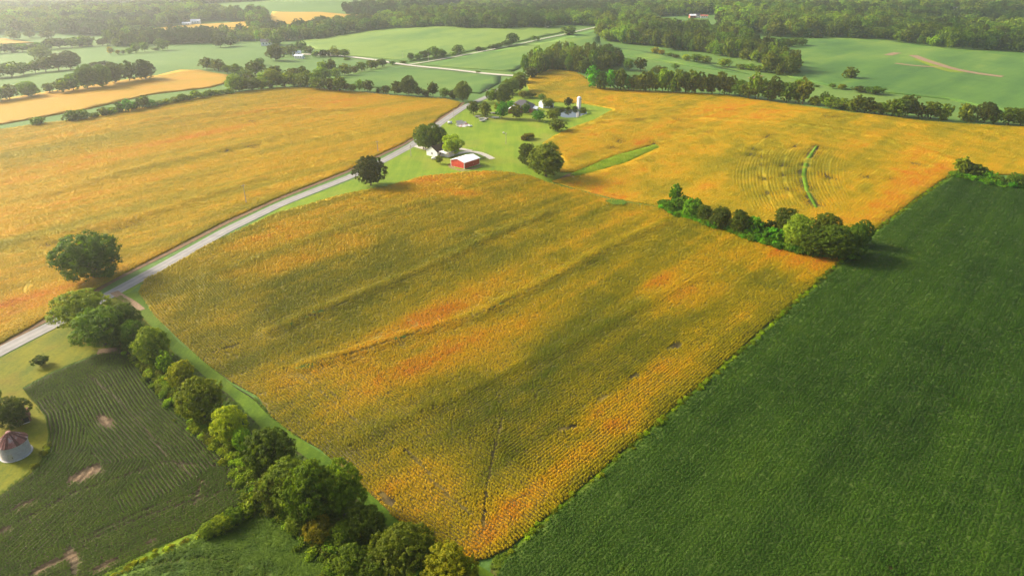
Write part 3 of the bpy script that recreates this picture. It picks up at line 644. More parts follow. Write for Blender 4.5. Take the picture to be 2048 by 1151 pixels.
strip('field_entrance', [(228, 584), (245, 596), (262, 604), (282, 621)], 2.6, 'soil', .17, step=2)
strip('dirt_patch', [(195, 704), (225, 697), (262, 704)], 3.0, 'soil', .12, step=2)
for pts, w in (([(1825, 112), (1850, 122), (1900, 138), (1950, 148), (2005, 155)], 9), ([(1790, 128), (1830, 134), (1880, 136)], 5), ([(1775, 112), (1785, 109), (1795, 107)], 8), ([(1500, 158), (1522, 153)], 6)):
    strip('eroded_soil', pts, w, 'soil', .75, step=6)
surface('weedy_patch', [(1825, 120), (1850, 118), (1900, 134), (1945, 147), (1900, 146), (1870, 138)], 'weeds', .7, 6)
surface('green_patch', [(1210, 405), (1222, 401), (1245, 403), (1256, 408), (1245, 414), (1222, 412)], 'lane', .95, 3.0)
field('waterway_grass', [(1631, 293), (1635, 293), (1617, 325), (1611, 350), (1618, 382), (1636, 418), (1631, 418), (1609, 380), (1603, 350), (1609, 322)], 'weed', lambda x, y: .1 + .3 * (vnoise(x, y, 3, 91) - .5), None, dens_fn(3.5, 3, 200, 500, 640), .45, (.8, .6), None, 3.0, 'thin curved dark green grass channel in the right golden field', 'grass')
strip('dirt_patch', [(899, 332), (905, 338), (918, 342), (930, 343), (946, 338), (964, 332)], lambda t: 1.6 + .7 * math.sin(t * 19), 'soil', .1, step=2)
surface('painted_tree_shadow', [(1112, 362), (1135, 348), (1150, 346), (1155, 352), (1130, 362)], 'verge', .2, 2.0)  # dark brown sheet painting the tree clump's cast shadow on the ground
# pond
pond_c = P(1137, 228); pw = 19 * mpp(*pond_c) / 1
ring = []
pa, pb, pc_, pd_ = P(1112, 229), P(1172, 227), P(1140, 220), P(1140, 236)
cx_, cy_ = (pa[0] + pb[0]) / 2, (pc_[1] + pd_[1]) / 2; ax_, ay_ = (pb[0] - pa[0]) / 2, abs(pc_[1] - pd_[1]) / 2
pz = h1(cx_, cy_) + .35
for k in range(48):
    t = 2 * math.pi * k / 48; q = 1 + .07 * math.sin(3 * t + 1) + .05 * math.sin(5 * t); ring.append((cx_ + ax_ * q * math.cos(t), cy_ + ay_ * q * math.sin(t)))
me = mesh_np('pond', [(x, y, pz) for x, y in ring], [tuple(range(48))]); tag(link('pond', me, None, ('water',)), kind='structure')
mb = MB(); V = []
for k in range(48):
    x, y = ring[k]; dx, dy = (x - cx_), (y - cy_); L = math.hypot(dx, dy)
    for j, (o_, zz) in enumerate(((-.3, pz - .3), (.2, pz + .12), (1.6, max(h1(x, y), pz) + .15), (5.0, h1(x + dx / L * 5, y + dy / L * 5) - .1))): V.append((x + dx / L * o_, y + dy / L * o_, zz))
F = [(k * 4 + j, k * 4 + j + 1, ((k + 1) % 48) * 4 + j + 1, ((k + 1) % 48) * 4 + j) for k in range(48) for j in range(3)]
mb.poly(V, F); tag(mb.build('pond_bank', 'lane', None, True), kind='structure')
# ------------------------------------------------------------------ trees: prototypes built once, then copied tree by tree
def crown_mesh(name, seed, lobes, nleaf, leaf, z0=.16, wide=1.0, rad=(.17, .27), droop=0.0, top=1.0, mini=.055, bush=False):
    """unit crown: about 1 wide, from z0 to 1 high; lobes > small clumps > leaf sprays"""
    r = np.random.default_rng(seed); L = []
    zc = (z0 + top) / 2; hh = (top - z0) / 2
    for i in range(lobes):
        g = (i + .5) / lobes; ph = i * 2.39996 + r.uniform(-.5, .5); cz = 1 - 1.95 * g + r.uniform(-.1, .1); cz = max(-.95, min(1, cz)); cr = math.sqrt(max(0, 1 - cz * cz))
        lr = r.uniform(*rad); k = r.uniform(.80, 1.09)
        L.append((math.cos(ph) * cr * (.5 - lr * .8) * k * wide, math.sin(ph) * cr * (.5 - lr * .8) * k * wide, zc + cz * (hh - lr * .8) * k, lr))
    L.append((0, 0, zc, .33 * wide))
    C = np.array(L)
    w = C[:, 3] ** 2; w[-1] *= .4; w /= w.sum()
    nc = max(30, nleaf // 14)
    li = r.choice(len(C), nc, p=w)
    d = r.normal(size=(nc, 3)); d[:, 2] += .25; d /= np.linalg.norm(d, axis=1)[:, None]
    mc = C[li, :3] + d * C[li, 3:4] * np.array([1, 1, .85]) * r.uniform(.82, 1.0, (nc, 1))
    # drop clumps buried in other lobes
    D = np.linalg.norm((mc[:, None, :] - C[None, :, :3]) / C[None, :, 3:4], axis=2); D[np.arange(nc), li] = 9
    k = D.min(1) > .74; mc = mc[k]; d = d[k]; nc = len(mc)
    per = max(6, nleaf // nc); n = nc * per
    ci = np.repeat(np.arange(nc), per); e = r.normal(size=(n, 3)); e /= np.linalg.norm(e, axis=1)[:, None]
    mr = (mini * r.uniform(.6, 1.4, nc))[ci][:, None]
    p = mc[ci] + e * mr * np.array([1, 1, .8]) * r.uniform(.5, 1.0, (n, 1)); p[:, 2] -= droop * r.uniform(0, 1, n)
    if bush: p[:, 2] = np.abs(p[:, 2])
    nm = e * .8 + d[ci] * .6 + r.normal(size=(n, 3)) * .45; nm[:, 2] += .25; nm /= np.linalg.norm(nm, axis=1)[:, None]
    t = np.cross(nm, r.normal(size=(n, 3))); t /= np.linalg.norm(t, axis=1)[:, None]; bt = np.cross(nm, t)
    s = leaf * r.uniform(.6, 1.3, (n, 1))
    V = np.stack([p - t * s, p - bt * s * .6 + nm * s * .15, p + t * s, p + bt * s * .6 + nm * s * .15], 1).reshape(-1, 3)
    F = np.arange(4 * n, dtype=np.int32).reshape(-1, 4)
    ni = int(n * .09); q = r.normal(size=(ni, 3)); q /= np.linalg.norm(q, axis=1)[:, None]; q *= r.uniform(.2, .72, (ni, 1))   # inner foliage
    ip = q * np.array([.5 * wide, .5 * wide, hh]) + np.array([0, 0, zc]); s = leaf * 2.3; nm = r.normal(size=(ni, 3)); nm /= np.linalg.norm(nm, axis=1)[:, None]
    t = np.cross(nm, r.normal(size=(ni, 3))); t /= np.linalg.norm(t, axis=1)[:, None]; bt = np.cross(nm, t)
    V = np.vstack([V, np.stack([ip - t * s, ip - bt * s, ip + t * s, ip + bt * s], 1).reshape(-1, 3)]); F = np.arange(len(V), dtype=np.int32).reshape(-1, 4)
    return mesh_np(name, V, F), C
def trunk_mesh(seed, C, z0, thick=.035, multi=1):
    r = random.Random(seed); mb = MB()
    for q in range(multi):
        ox, oy = (r.uniform(-.08, .08), r.uniform(-.08, .08)) if multi > 1 else (0, 0)
        fork = z0 + .12
        mb.tube([(ox, oy, -.03), (ox * 1.1, oy * 1.1, .02), (ox * 1.2 + .01, oy * 1.2, fork * .6), (ox * 1.4 + r.uniform(-.02, .02), oy * 1.4, fork)], [thick * 1.6, thick * 1.1, thick * .85, thick * .7], 7)
        for i in range(0, len(C) - 1, max(1, len(C) // 8)):
            c = C[i]; tx, ty, tz = c[0] * .85, c[1] * .85, c[2]
            if tz < fork * .8: continue
            mb.tube([(ox * 1.3, oy * 1.3, fork * .85), (tx * .4 + ox, ty * .4 + oy, fork + (tz - fork) * .45), (tx, ty, tz)], [thick * .5, thick * .33, thick * .1], 5, False)
    return mesh_np('trunk', mb.v, mb.f, True)
PROTO = {}
def proto(kind, hi, seed, **kw):
    tr = kw.pop('tr', {}); me, C = crown_mesh('crown', seed, **kw); me.materials.append(M['leaves'])
    tm = trunk_mesh(seed, C, kw.get('z0', .16), **tr); tm.materials.append(M['bark'])
    PROTO.setdefault((kind, hi), []).append((me, tm))
for hi, nl, lf, mi in ((1, 17000, .0165, .045), (0, 2300, .042, .055)):
    for s in range(3 if hi else 4):
        proto('oak', hi, 10 + s + 50 * hi, lobes=24, nleaf=nl, leaf=lf, z0=.045, rad=(.11, .27), mini=mi)
    for s in range(2):
        proto('tall', hi, 20 + s + 50 * hi, lobes=20, nleaf=int(nl * .9), leaf=lf * 1.05, z0=.02, rad=(.17, .27), mini=mi)
        proto('bush', hi, 30 + s + 50 * hi, lobes=16, nleaf=int(nl * .75), leaf=lf * 1.15, z0=-.10, rad=(.18, .28), mini=mi, bush=True, tr=dict(multi=2, thick=.02))
        proto('open', hi, 40 + s + 50 * hi, lobes=12, nleaf=int(nl * .8), leaf=lf * 1.1, z0=.10, rad=(.15, .26), mini=mi * .9, tr=dict(thick=.03))
    proto('vine', hi, 50 + 50 * hi, lobes=16, nleaf=int(nl * .6), leaf=lf * 1.6, z0=-.02, rad=(.26, .36), mini=mi * 1.5, bush=True)
TINT = {'dark': (.65, .68, .65), 'mid': (1.05, 1.03, .9), 'light': (1.6, 1.42, .9), 'yellow': (2.3, 1.75, .9), 'grey': (1.4, 1.15, 1.9), 'brown': (2.0, 1.1, .9), 'vivid': (.85, 1.35, .7), 'ash': (4.2, 3.0, 4.5)}
TONE = {'dark': 'dark green', 'mid': 'mid green', 'light': 'lighter green', 'yellow': 'yellow green', 'grey': 'greyish green', 'brown': 'brownish', 'vivid': 'vivid green', 'ash': 'pale grey'}
_first = {}
def place_tree(u, v, w, h, kind='oak', tint='mid', label='', group=None, name='tree', cat='tree'):
    x, y = P(u, v); m_ = mpp(x, y); z = h1(x, y); dist = math.hypot(x, y); de = math.atan2(CAM_H - z, dist)
    W = w * m_; Hh = max(.45 * W, (h * m_ - .38 * W * math.sin(de)) / math.cos(de))
    hi = 1 if w >= 38 else 0
    key = (kind, hi, random.randrange(len(PROTO[(kind, hi)]))); me, tm = PROTO[key[:2]][key[2]]
    if key not in _first:
        root = bpy.data.objects.new(name, None); col.objects.link(root)
        c_ = link('crown', me, root); t_ = link('trunk', tm, root); _first[key] = (root, c_, t_)
    else:
        r0, c0, t0 = _first[key]
        root = r0.copy(); root.name = name; col.objects.link(root)
        c_ = c0.copy(); col.objects.link(c_); c_.parent = root; t_ = t0.copy(); col.objects.link(t_); t_.parent = root
    for k in list(root.keys()): del root[k]
    root.location = (x, y, z); root.rotation_euler = (0, 0, random.uniform(0, 6.28)); q_ = .94 if hi else 1.14; root.scale = (W * q_, W * q_, Hh * .97)
    t4 = TINT[tint]; j = random.uniform(.85, 1.25); c_.color = (t4[0] * j, t4[1] * j, t4[2] * j, 1)
    root.empty_display_size = .5
    tag(root, label, cat, group); return root
ORD = ['first', 'second', 'third', 'fourth', 'fifth', 'sixth', 'seventh', 'eighth', 'ninth', 'tenth', 'eleventh', 'twelfth', 'thirteenth', 'fourteenth', 'fifteenth', 'sixteenth', 'seventeenth', 'eighteenth', 'nineteenth', 'twentieth']
ORD += [t + '-' + o for t, nx in (('twenty', 'thirtieth'), ('thirty', 'fortieth'), ('forty', 'fiftieth'), ('fifty', 'sixtieth')) for o in ORD[:9]] ; _o = ORD
ORD = _o[:29] + ['thirtieth'] + _o[29:38] + ['fortieth'] + _o[38:47] + ['fiftieth'] + _o[47:56] + ['sixtieth']
KN = {'oak': 'round tree', 'tall': 'tall tree', 'bush': 'bushy tree', 'open': 'loose crowned tree', 'vine': 'vine covered tree'}
NM = {'oak': 'broadleaf_tree', 'tall': 'tall_tree', 'bush': 'bushy_tree', 'open': 'open_tree', 'vine': 'vine_covered_tree'}
def tree_row(where, group, lst):
    lst = sorted(lst, key=lambda t: t[0])
    for i, t in enumerate(lst):
        u, v, w, h = t[:4]; kind = t[4] if len(t) > 4 else 'oak'; tint = t[5] if len(t) > 5 else 'mid'
        o = 'leftmost' if i == 0 else ('rightmost' if i == len(lst) - 1 else ORD[i] + ' from left')
        place_tree(u, v, w, h, kind, tint, f'{TONE[tint]} {KN[kind]}, {o} of the {where}', group, NM[kind])
def span(u0, v0, u1, v1, n, w, h, kinds=('oak', 'bush', 'tall'), tints=('mid', 'dark', 'mid', 'light'), jit=.25, curve=0):
    out = []
    for i in range(n):
        t = i / max(1, n - 1); q = random.uniform(1 - jit, 1 + jit)
        out.append((round(u0 + (u1 - u0) * t + random.uniform(-.2, .2) * w, 1), round(v0 + (v1 - v0) * t + curve * 4 * t * (1 - t) + random.uniform(-.8, .8), 1), w * q, h * random.uniform(1 - jit, 1 + jit), random.choice(kinds), random.choice(tints)))
    return out
# single landmark trees
for t in [(190, 556, 140, 110, 'oak', 'dark', 'huge dark spreading tree standing alone between the golden field and the road'),
          (742, 371, 70, 66, 'oak', 'dark', 'round dark tree standing alone beside the road on the lawn strip'),
          (84, 730, 30, 26, 'open', 'dark', 'small lone dark tree on the yellowish lawn at lower left'),
          (30, 850, 78, 70, 'oak', 'dark', 'dark tree overhanging the brown shed behind the grain bin'),
          (-12, 812, 40, 50, 'oak', 'dark', 'dark tree cut by the left edge above the grain bin lawn'),
          (1699, 157, 27, 25, 'bush', 'mid', 'lone bushy tree in the green field at upper right'),
          (1840, 90, 13, 20, 'open', 'dark', 'slim lone tree at the far edge of the upper right green field'),
          (83, 118, 44, 26, 'oak', 'mid', 'wide lone tree in the hazy pale field at upper left'),
          (28, 80, 26, 22, 'oak', 'mid', 'hazy tree far off in the upper left pale clearing'), (60, 76, 18, 15, 'oak', 'light', 'small hazy tree beside a bigger one in the upper left clearing'), (94, 78, 28, 18, 'oak', 'mid', 'hazy lone tree right of the pair in the upper left clearing'),
          (1138, 70, 29, 20, 'bush', 'mid', 'dark bushy tree beside the straight dirt track near its far end'),
          (1067, 82, 9, 11, 'open', 'mid', 'tiny left tree of the two beside the straight dirt track'), (1076, 82, 7, 9, 'open', 'mid', 'tiny right tree of the two beside the straight dirt track'),
          (878, 328, 15, 20, 'open', 'light', 'small slim tree in front of the white farmhouse'),
          (906, 311, 47, 48, 'open', 'yellow', 'yellow green tree between the white farmhouse and the red barn'),
          (847, 298, 42, 52, 'oak', 'mid', 'left tree of the dark pair behind the white farmhouse by the road'),
          (868, 301, 56, 60, 'oak', 'dark', 'right and larger tree of the dark pair behind the white farmhouse'),
          (1056, 332, 42, 50, 'oak', 'dark', 'dark smaller tree at left of the big clump on the lawn edge'),
          (1092, 353, 82, 76, 'oak', 'grey', 'big olive green tree clump where the lawn meets the grassy waterway'),
          (1115, 263, 35, 27, 'oak', 'mid', 'dark round tree alone where the pond lawn meets the golden field'),
          (1078, 243, 26, 25, 'oak', 'vivid', 'left tree of the two in front of the pond'), (1106, 240, 27, 24, 'oak', 'light', 'right tree of the two in front of the pond'),
          (1095, 216, 24, 22, 'oak', 'light', 'light green tree in front of the white garage'), (1137, 214, 17, 21, 'oak', 'dark', 'dark green upright tree behind the pond left of the silo'),
          (1168, 228, 11, 14, 'tall', 'dark', 'small dark shrub at the right end of the pond'), (1083, 200, 15, 14, 'oak', 'mid', 'small tree behind the white garage'),
          (1052, 228, 17, 26, 'tall', 'dark', 'dark upright tree hiding the front wall of the brick house')]:
    place_tree(t[0], t[1], t[2], t[3], t[4], t[5], t[6], None, NM[t[4]])
tree_row('brick house front yard trees', 'trees in front of the brick house', [(947, 229, 23, 29, 'oak', 'mid'), (971, 234, 22, 33, 'tall', 'light'), (1004, 237, 25, 36, 'oak', 'vivid'), (1032, 238, 26, 33, 'oak', 'light'), (1022, 222, 18, 22, 'oak', 'vivid')])
tree_row('grove behind the brick house', 'trees behind the brick house', [(986, 205, 24, 30, 'oak', 'mid'), (1008, 208, 44, 42, 'oak', 'dark'), (1020, 188, 40, 34, 'oak', 'mid'), (1040, 182, 30, 34, 'oak', 'mid'), (1038, 166, 30, 24, 'oak', 'light'), (1045, 196, 18, 16, 'oak', 'yellow'), (1060, 196, 22, 14, 'oak', 'mid'), (996, 222, 16, 20, 'open', 'yellow')])
tree_row('long hedgerow nearest the camera', 'trees of the long near hedgerow', [
    (170, 652, 118, 88, 'oak', 'light'), (212, 690, 112, 96, 'oak', 'mid'), (252, 668, 74, 72, 'oak', 'dark'), (278, 702, 52, 74, 'oak', 'dark'), (312, 725, 72, 84, 'oak', 'grey'), (336, 748, 34, 56, 'tall', 'light'),
    (369, 775, 60, 66, 'oak', 'yellow'), (410, 838, 96, 102, 'oak', 'light'), (465, 882, 72, 84, 'oak', 'yellow'), (490, 900, 44, 54, 'oak', 'light'), (545, 942, 108, 108, 'oak', 'dark'),
    (556, 1010, 84, 84, 'oak', 'mid'), (590, 1010, 112, 112, 'oak', 'mid'), (628, 1042, 112, 138, 'oak', 'mid'), (688, 1030, 98, 122, 'oak', 'mid'), (640, 1080, 66, 60, 'bush', 'brown'), (600, 1060, 60, 50, 'bush', 'mid'), (735, 1075, 82, 76, 'oak', 'dark'),
    (694, 1090, 64, 60, 'bush', 'mid'), (705, 1140, 72, 62, 'bush', 'mid'), (756, 1160, 70, 64, 'bush', 'dark'), (810, 1135, 132, 104, 'oak', 'mid'), (850, 1180, 80, 60, 'bush', 'mid'), (905, 1185, 120, 112, 'oak', 'yellow')])
tree_row('hedge stub above bottom field', 'bushes of the hedge stub', [(420, 1068, 42, 34, 'bush', 'light'), (446, 1060, 46, 42, 'bush', 'light'), (472, 1046, 44, 40, 'bush', 'mid'), (496, 1028, 36, 34, 'bush', 'light'), (512, 1012, 34, 34, 'bush', 'light'), (660, 1066, 50, 40, 'bush', 'mid')])
tree_row('wedge between gold and green fields', 'trees of the middle wedge', [
    (1331, 414, 24, 18, 'bush', 'vivid'), (1350, 414, 23, 52, 'oak', 'vivid'), (1345, 422, 28, 28, 'bush', 'vivid'), (1560, 486, 34, 34, 'bush', 'vivid'), (1536, 470, 30, 34, 'bush', 'dark'), (1364, 420, 30, 34, 'bush', 'vivid'), (1384, 436, 40, 46, 'vine', 'vivid'), (1408, 444, 38, 40, 'bush', 'dark'), (1440, 458, 46, 52, 'oak', 'dark'), (1475, 468, 46, 56, 'oak', 'dark'),
    (1504, 472, 36, 42, 'vine', 'vivid'), (1525, 478, 34, 34, 'bush', 'vivid'), (1548, 482, 36, 34, 'bush', 'vivid'), (1570, 470, 58, 62, 'oak', 'dark'), (1592, 496, 76, 78, 'oak', 'grey'), (1648, 472, 60, 56, 'oak', 'mid'), (1625, 512, 60, 60, 'oak', 'dark'),
    (1660, 516, 84, 76, 'oak', 'dark'), (1694, 512, 74, 72, 'oak', 'dark'), (1718, 492, 46, 60, 'tall', 'dark')])
tree_row('tree line at right edge', 'trees at the right edge', [(1920, 352, 30, 44, 'open', 'light'), (1938, 356, 26, 32, 'vine', 'dark'), (1954, 358, 26, 30, 'vine', 'dark'), (1974, 362, 26, 26, 'bush', 'vivid'), (1994, 368, 28, 22, 'bush', 'vivid'), (2030, 372, 40, 32, 'bush', 'mid'), (2066, 378, 44, 38, 'oak', 'mid')])
# hedgerows further off
random.seed(21)
tree_row('hedge topping left golden field', 'trees of the left hedgerow', [(77, 250, 26, 20, 'bush', 'mid'), (146, 242, 30, 24, 'bush', 'mid'), (164, 240, 28, 26, 'bush', 'mid'), (190, 236, 18, 14, 'bush', 'mid')] + span(206, 232, 240, 226, 3, 22, 20, ('bush', 'oak')) + span(258, 223, 300, 216, 4, 26, 24, ('bush', 'oak'), ('mid', 'vivid')) +
         span(318, 212, 455, 188, 10, 22, 16, ('bush', 'oak'), ('mid', 'light')) + span(468, 184, 585, 172, 8, 34, 32, ('oak', 'tall'), ('mid', 'light')) + span(600, 174, 675, 184, 6, 30, 36, ('oak', 'tall'), ('mid', 'light')))
tree_row('back row above left golden field', 'back row above the left golden field', span(495, 166, 640, 160, 6, 24, 28, ('oak', 'open'), ('mid', 'dark', 'light')) + [(648, 150, 24, 30, 'open', 'light'), (664, 150, 20, 34, 'oak', 'mid')])
tree_row('row beyond small orange field', 'trees beyond the small orange field', [(-8, 204, 44, 36, 'oak', 'mid'), (20, 200, 32, 34, 'oak', 'mid'), (58, 194, 46, 34, 'oak', 'mid'), (100, 186, 20, 22, 'oak', 'mid'), (128, 186, 30, 32, 'oak', 'mid'), (148, 182, 34, 36, 'oak', 'mid'), (176, 178, 40, 50, 'oak', 'dark'), (205, 175, 46, 48, 'oak', 'dark'), (232, 168, 38, 44, 'oak', 'dark'), (260, 163, 36, 44, 'oak', 'dark'), (292, 159, 46, 42, 'oak', 'dark')])
tree_row('second hazy row at left edge', 'second hazy row at the left edge', [(-6, 156, 40, 34, 'oak', 'mid'), (24, 154, 36, 32, 'oak', 'mid'), (48, 149, 28, 26, 'oak', 'mid'), (72, 146, 26, 26, 'open', 'mid'), (92, 144, 34, 32, 'oak', 'mid'), (118, 141, 34, 36, 'oak', 'dark'), (142, 139, 46, 38, 'oak', 'dark'), (170, 135, 14, 8, 'bush', 'dark'), (188, 132, 18, 9, 'bush', 'dark'), (208, 130, 20, 9, 'bush', 'dark')])
tree_row('third hazy row at upper left', 'third hazy row at upper left', span(-10, 108, 90, 100, 7, 26, 20, ('oak', 'bush'), ('mid',)) + span(105, 98, 220, 90, 7, 26, 20, ('oak', 'bush'), ('mid',)))
tree_row('broken line in pale green field', 'small trees in the pale field', [(222, 110, 13, 18, 'open', 'brown'), (236, 109, 10, 10, 'oak', 'brown'), (247, 109, 8, 10, 'tall', 'mid'), (259, 107, 14, 12, 'bush', 'mid'), (272, 106, 17, 21, 'oak', 'mid'), (290, 104, 18, 21, 'open', 'mid'), (312, 101, 14, 5, 'bush', 'mid'), (326, 101, 26, 24, 'oak', 'mid')])
tree_row('row at small orange field tip', 'row at the tip of the small orange field', [(414, 139, 28, 26, 'oak', 'mid'), (438, 143, 26, 26, 'oak', 'mid'), (455, 147, 20, 18, 'oak', 'mid'), (473, 150, 24, 24, 'oak', 'mid'), (490, 158, 26, 22, 'oak', 'mid'), (512, 152, 34, 32, 'oak', 'mid'), (519, 130, 19, 15, 'oak', 'dark')])
tree_row('trees by the far white sheds', 'trees round the far white sheds', [(441, 95, 26, 24, 'oak', 'dark'), (462, 93, 26, 20, 'oak', 'dark'), (552, 121, 38, 34, 'oak', 'mid'), (566, 108, 18, 16, 'oak', 'mid'), (552, 90, 38, 20, 'oak', 'mid'), (582, 112, 24, 24, 'oak', 'mid'), (602, 104, 22, 24, 'oak', 'dark'), (612, 106, 12, 16, 'oak', 'mid'), (621, 107, 14, 16, 'oak', 'mid')])
tree_row('thicket beside the gravel road', 'thicket beside the gravel road', [(632, 114, 17, 13, 'oak', 'mid'), (646, 114, 18, 15, 'oak', 'dark'), (658, 113, 18, 14, 'oak', 'mid'), (668, 113, 14, 22, 'tall', 'yellow'), (676, 114, 14, 16, 'tall', 'yellow'), (690, 114, 20, 17, 'oak', 'mid'), (694, 120, 14, 7, 'bush', 'mid')])
tree_row('row at left golden field corner', 'trees at the end of the left golden field', [(692, 182, 18, 18, 'oak', 'mid'), (706, 184, 16, 18, 'oak', 'mid'), (720, 182, 18, 24, 'oak', 'mid'), (736, 184, 22, 26, 'oak', 'mid'), (757, 186, 10, 12, 'bush', 'dark'), (771, 188, 18, 18, 'oak', 'dark'), (794, 190, 24, 30, 'oak', 'dark'), (818, 192, 38, 42, 'oak', 'dark'), (838, 192, 20, 20, 'oak', 'dark'), (852, 193, 14, 14, 'bush', 'dark'), (866, 194, 20, 32, 'open', 'dark'), (890, 196, 20, 22, 'oak', 'mid'), (906, 198, 20, 20, 'oak', 'dark'), (926, 203, 38, 42, 'oak', 'mid')])
tree_row('diagonal hedge to the gravel road', 'hedge up to the gravel road bend', [(652, 160, 26, 24, 'oak', 'mid'), (672, 156, 22, 22, 'oak', 'light'), (690, 151, 26, 26, 'oak', 'light'), (708, 147, 18, 16, 'oak', 'light'), (724, 143, 22, 20, 'oak', 'mid'), (742, 139, 18, 20, 'oak', 'mid'), (752, 137, 14, 18, 'tall', 'mid'), (765, 134, 20, 18, 'oak', 'dark'), (785, 130, 12, 9, 'oak', 'dark')])
tree_row('hedge beside the straight dirt track', 'hedge beside the dirt track', [(806, 127, 14, 6, 'bush', 'mid'), (822, 121, 13, 16, 'oak', 'dark'), (836, 120, 18, 14, 'oak', 'mid'), (850, 118, 22, 18, 'oak', 'mid'), (870, 116, 30, 24, 'oak', 'mid'), (886, 114, 16, 14, 'oak', 'dark'), (916, 109, 22, 20, 'oak', 'mid'), (906, 111, 12, 8, 'bush', 'mid'), (958, 102, 15, 10, 'bush', 'dark'), (968, 101, 10, 7, 'bush', 'mid'), (988, 97, 20, 10, 'bush', 'dark'), (998, 95, 14, 10, 'bush', 'dark'), (1014, 93, 20, 14, 'oak', 'dark'), (1024, 90, 24, 25, 'oak', 'dark'), (956, 146, 10, 5, 'bush', 'dark')])
tree_row('belt behind right golden field', 'belt behind the right golden field', span(1188, 178, 1290, 184, 10, 24, 40, ('tall', 'oak'), ('mid', 'vivid', 'mid')) + span(1300, 184, 1460, 190, 15, 26, 42, ('tall', 'oak'), ('mid', 'light', 'mid')) + span(1474, 192, 1500, 197, 2, 36, 36, ('oak',), ('mid',)) +
         span(1512, 198, 1606, 208, 6, 34, 46, ('oak', 'tall'), ('mid', 'light', 'dark')) + span(1628, 210, 1700, 222, 5, 28, 26, ('oak', 'bush')) + span(1716, 224, 1800, 234, 6, 30, 34, ('oak',), ('mid', 'dark')) + [(1814, 232, 34, 46, 'oak', 'dark')] +
         span(1832, 236, 1924, 242, 4, 34, 32, ('bush', 'oak'), ('mid', 'light')) + [(1944, 243, 20, 14, 'bush', 'mid')] + span(1966, 246, 2070, 252, 5, 38, 36, ('bush', 'oak'), ('mid', 'dark')))
tree_row('small trees above the long belt', 'small back trees above the belt', [(1350, 139, 14, 13, 'oak', 'mid'), (1281, 142, 24, 28, 'oak', 'dark'), (1256, 140, 20, 24, 'oak', 'mid'), (1320, 150, 30, 20, 'oak', 'mid'), (1448, 134, 26, 18, 'oak', 'light'), (1372, 122, 16, 14, 'oak', 'yellow'), (1392, 124, 24, 17, 'oak', 'mid'), (1410, 126, 22, 16, 'oak', 'mid'), (1482, 138, 20, 12, 'bush', 'mid'), (1500, 140, 20, 14, 'bush', 'mid'), (1516, 143, 20, 14, 'bush', 'mid'), (1310, 106, 16, 13, 'bush', 'brown'), (1322, 108, 14, 10, 'bush', 'brown'), (1340, 112, 16, 8, 'bush', 'mid'), (1352, 116, 14, 8, 'bush', 'mid'),
         (1718, 184, 28, 14, 'oak', 'dark'), (1750, 188, 34, 18, 'oak', 'dark'), (1664, 177, 14, 12, 'open', 'mid'), (1683, 179, 18, 12, 'oak', 'light'), (1600, 168, 20, 12, 'bush', 'mid'), (1620, 172, 14, 8, 'bush', 'dark'), (1634, 174, 10, 5, 'bush', 'dark')])
tree_row('clump in upper right green field', 'clump island in the upper right field', [(1544, 92, 24, 17, 'oak', 'dark'), (1560, 94, 26, 20, 'oak', 'dark'), (1578, 95, 24, 20, 'oak', 'dark'), (1598, 92, 26, 18, 'oak', 'dark')])

# woods too dense to count: one object each, crowns instanced on scattered points
def wood_gn(crowns):
    ng = bpy.data.node_groups.new('scatter_crowns', 'GeometryNodeTree')
    ng.interface.new_socket('Geometry', in_out='INPUT', socket_type='NodeSocketGeometry'); ng.interface.new_socket('Geometry', in_out='OUTPUT', socket_type='NodeSocketGeometry')
    nn, L = ng.nodes, ng.links; gi, go = nn.new('NodeGroupInput'), nn.new('NodeGroupOutput')
    def named(n_, t='FLOAT'):
        a = nn.new('GeometryNodeInputNamedAttribute'); a.data_type = t; a.inputs[0].default_value = n_; return a.outputs[0]
    last = gi.outputs[0]; outs = []
    for k, c_ in enumerate(crowns):
        cm = nn.new('FunctionNodeCompare'); cm.data_type = 'FLOAT'; cm.operation = 'LESS_THAN'; L.new(named('kind_index'), cm.inputs[0]); cm.inputs[1].default_value = k + .5
        s = nn.new('GeometryNodeSeparateGeometry'); s.domain = 'POINT'; L.new(last, s.inputs[0]); L.new(cm.outputs[0], s.inputs[1]); last = s.outputs[1]
        oi = nn.new('GeometryNodeObjectInfo'); oi.transform_space = 'ORIGINAL'; oi.inputs['Object'].default_value = c_; oi.inputs['As Instance'].default_value = True
        iop = nn.new('GeometryNodeInstanceOnPoints'); L.new(s.outputs[0], iop.inputs['Points']); L.new(oi.outputs['Geometry'], iop.inputs['Instance'])
        cx = nn.new('ShaderNodeCombineXYZ'); L.new(named('turn'), cx.inputs[2]); e2 = nn.new('FunctionNodeEulerToRotation'); L.new(cx.outputs[0], e2.inputs[0]); L.new(e2.outputs[0], iop.inputs['Rotation'])
        L.new(named('size', 'FLOAT_VECTOR'), iop.inputs['Scale']); outs.append(iop.outputs[0])
    j = nn.new('GeometryNodeJoinGeometry')
    for o in outs: L.new(o, j.inputs[0])
    L.new(j.outputs[0], go.inputs[0]); return ng
CR = [v[1] for k, v in _first.items() if k[1] == 0 and k[0] in ('oak', 'tall')][:5]
WOOD = wood_gn(CR)
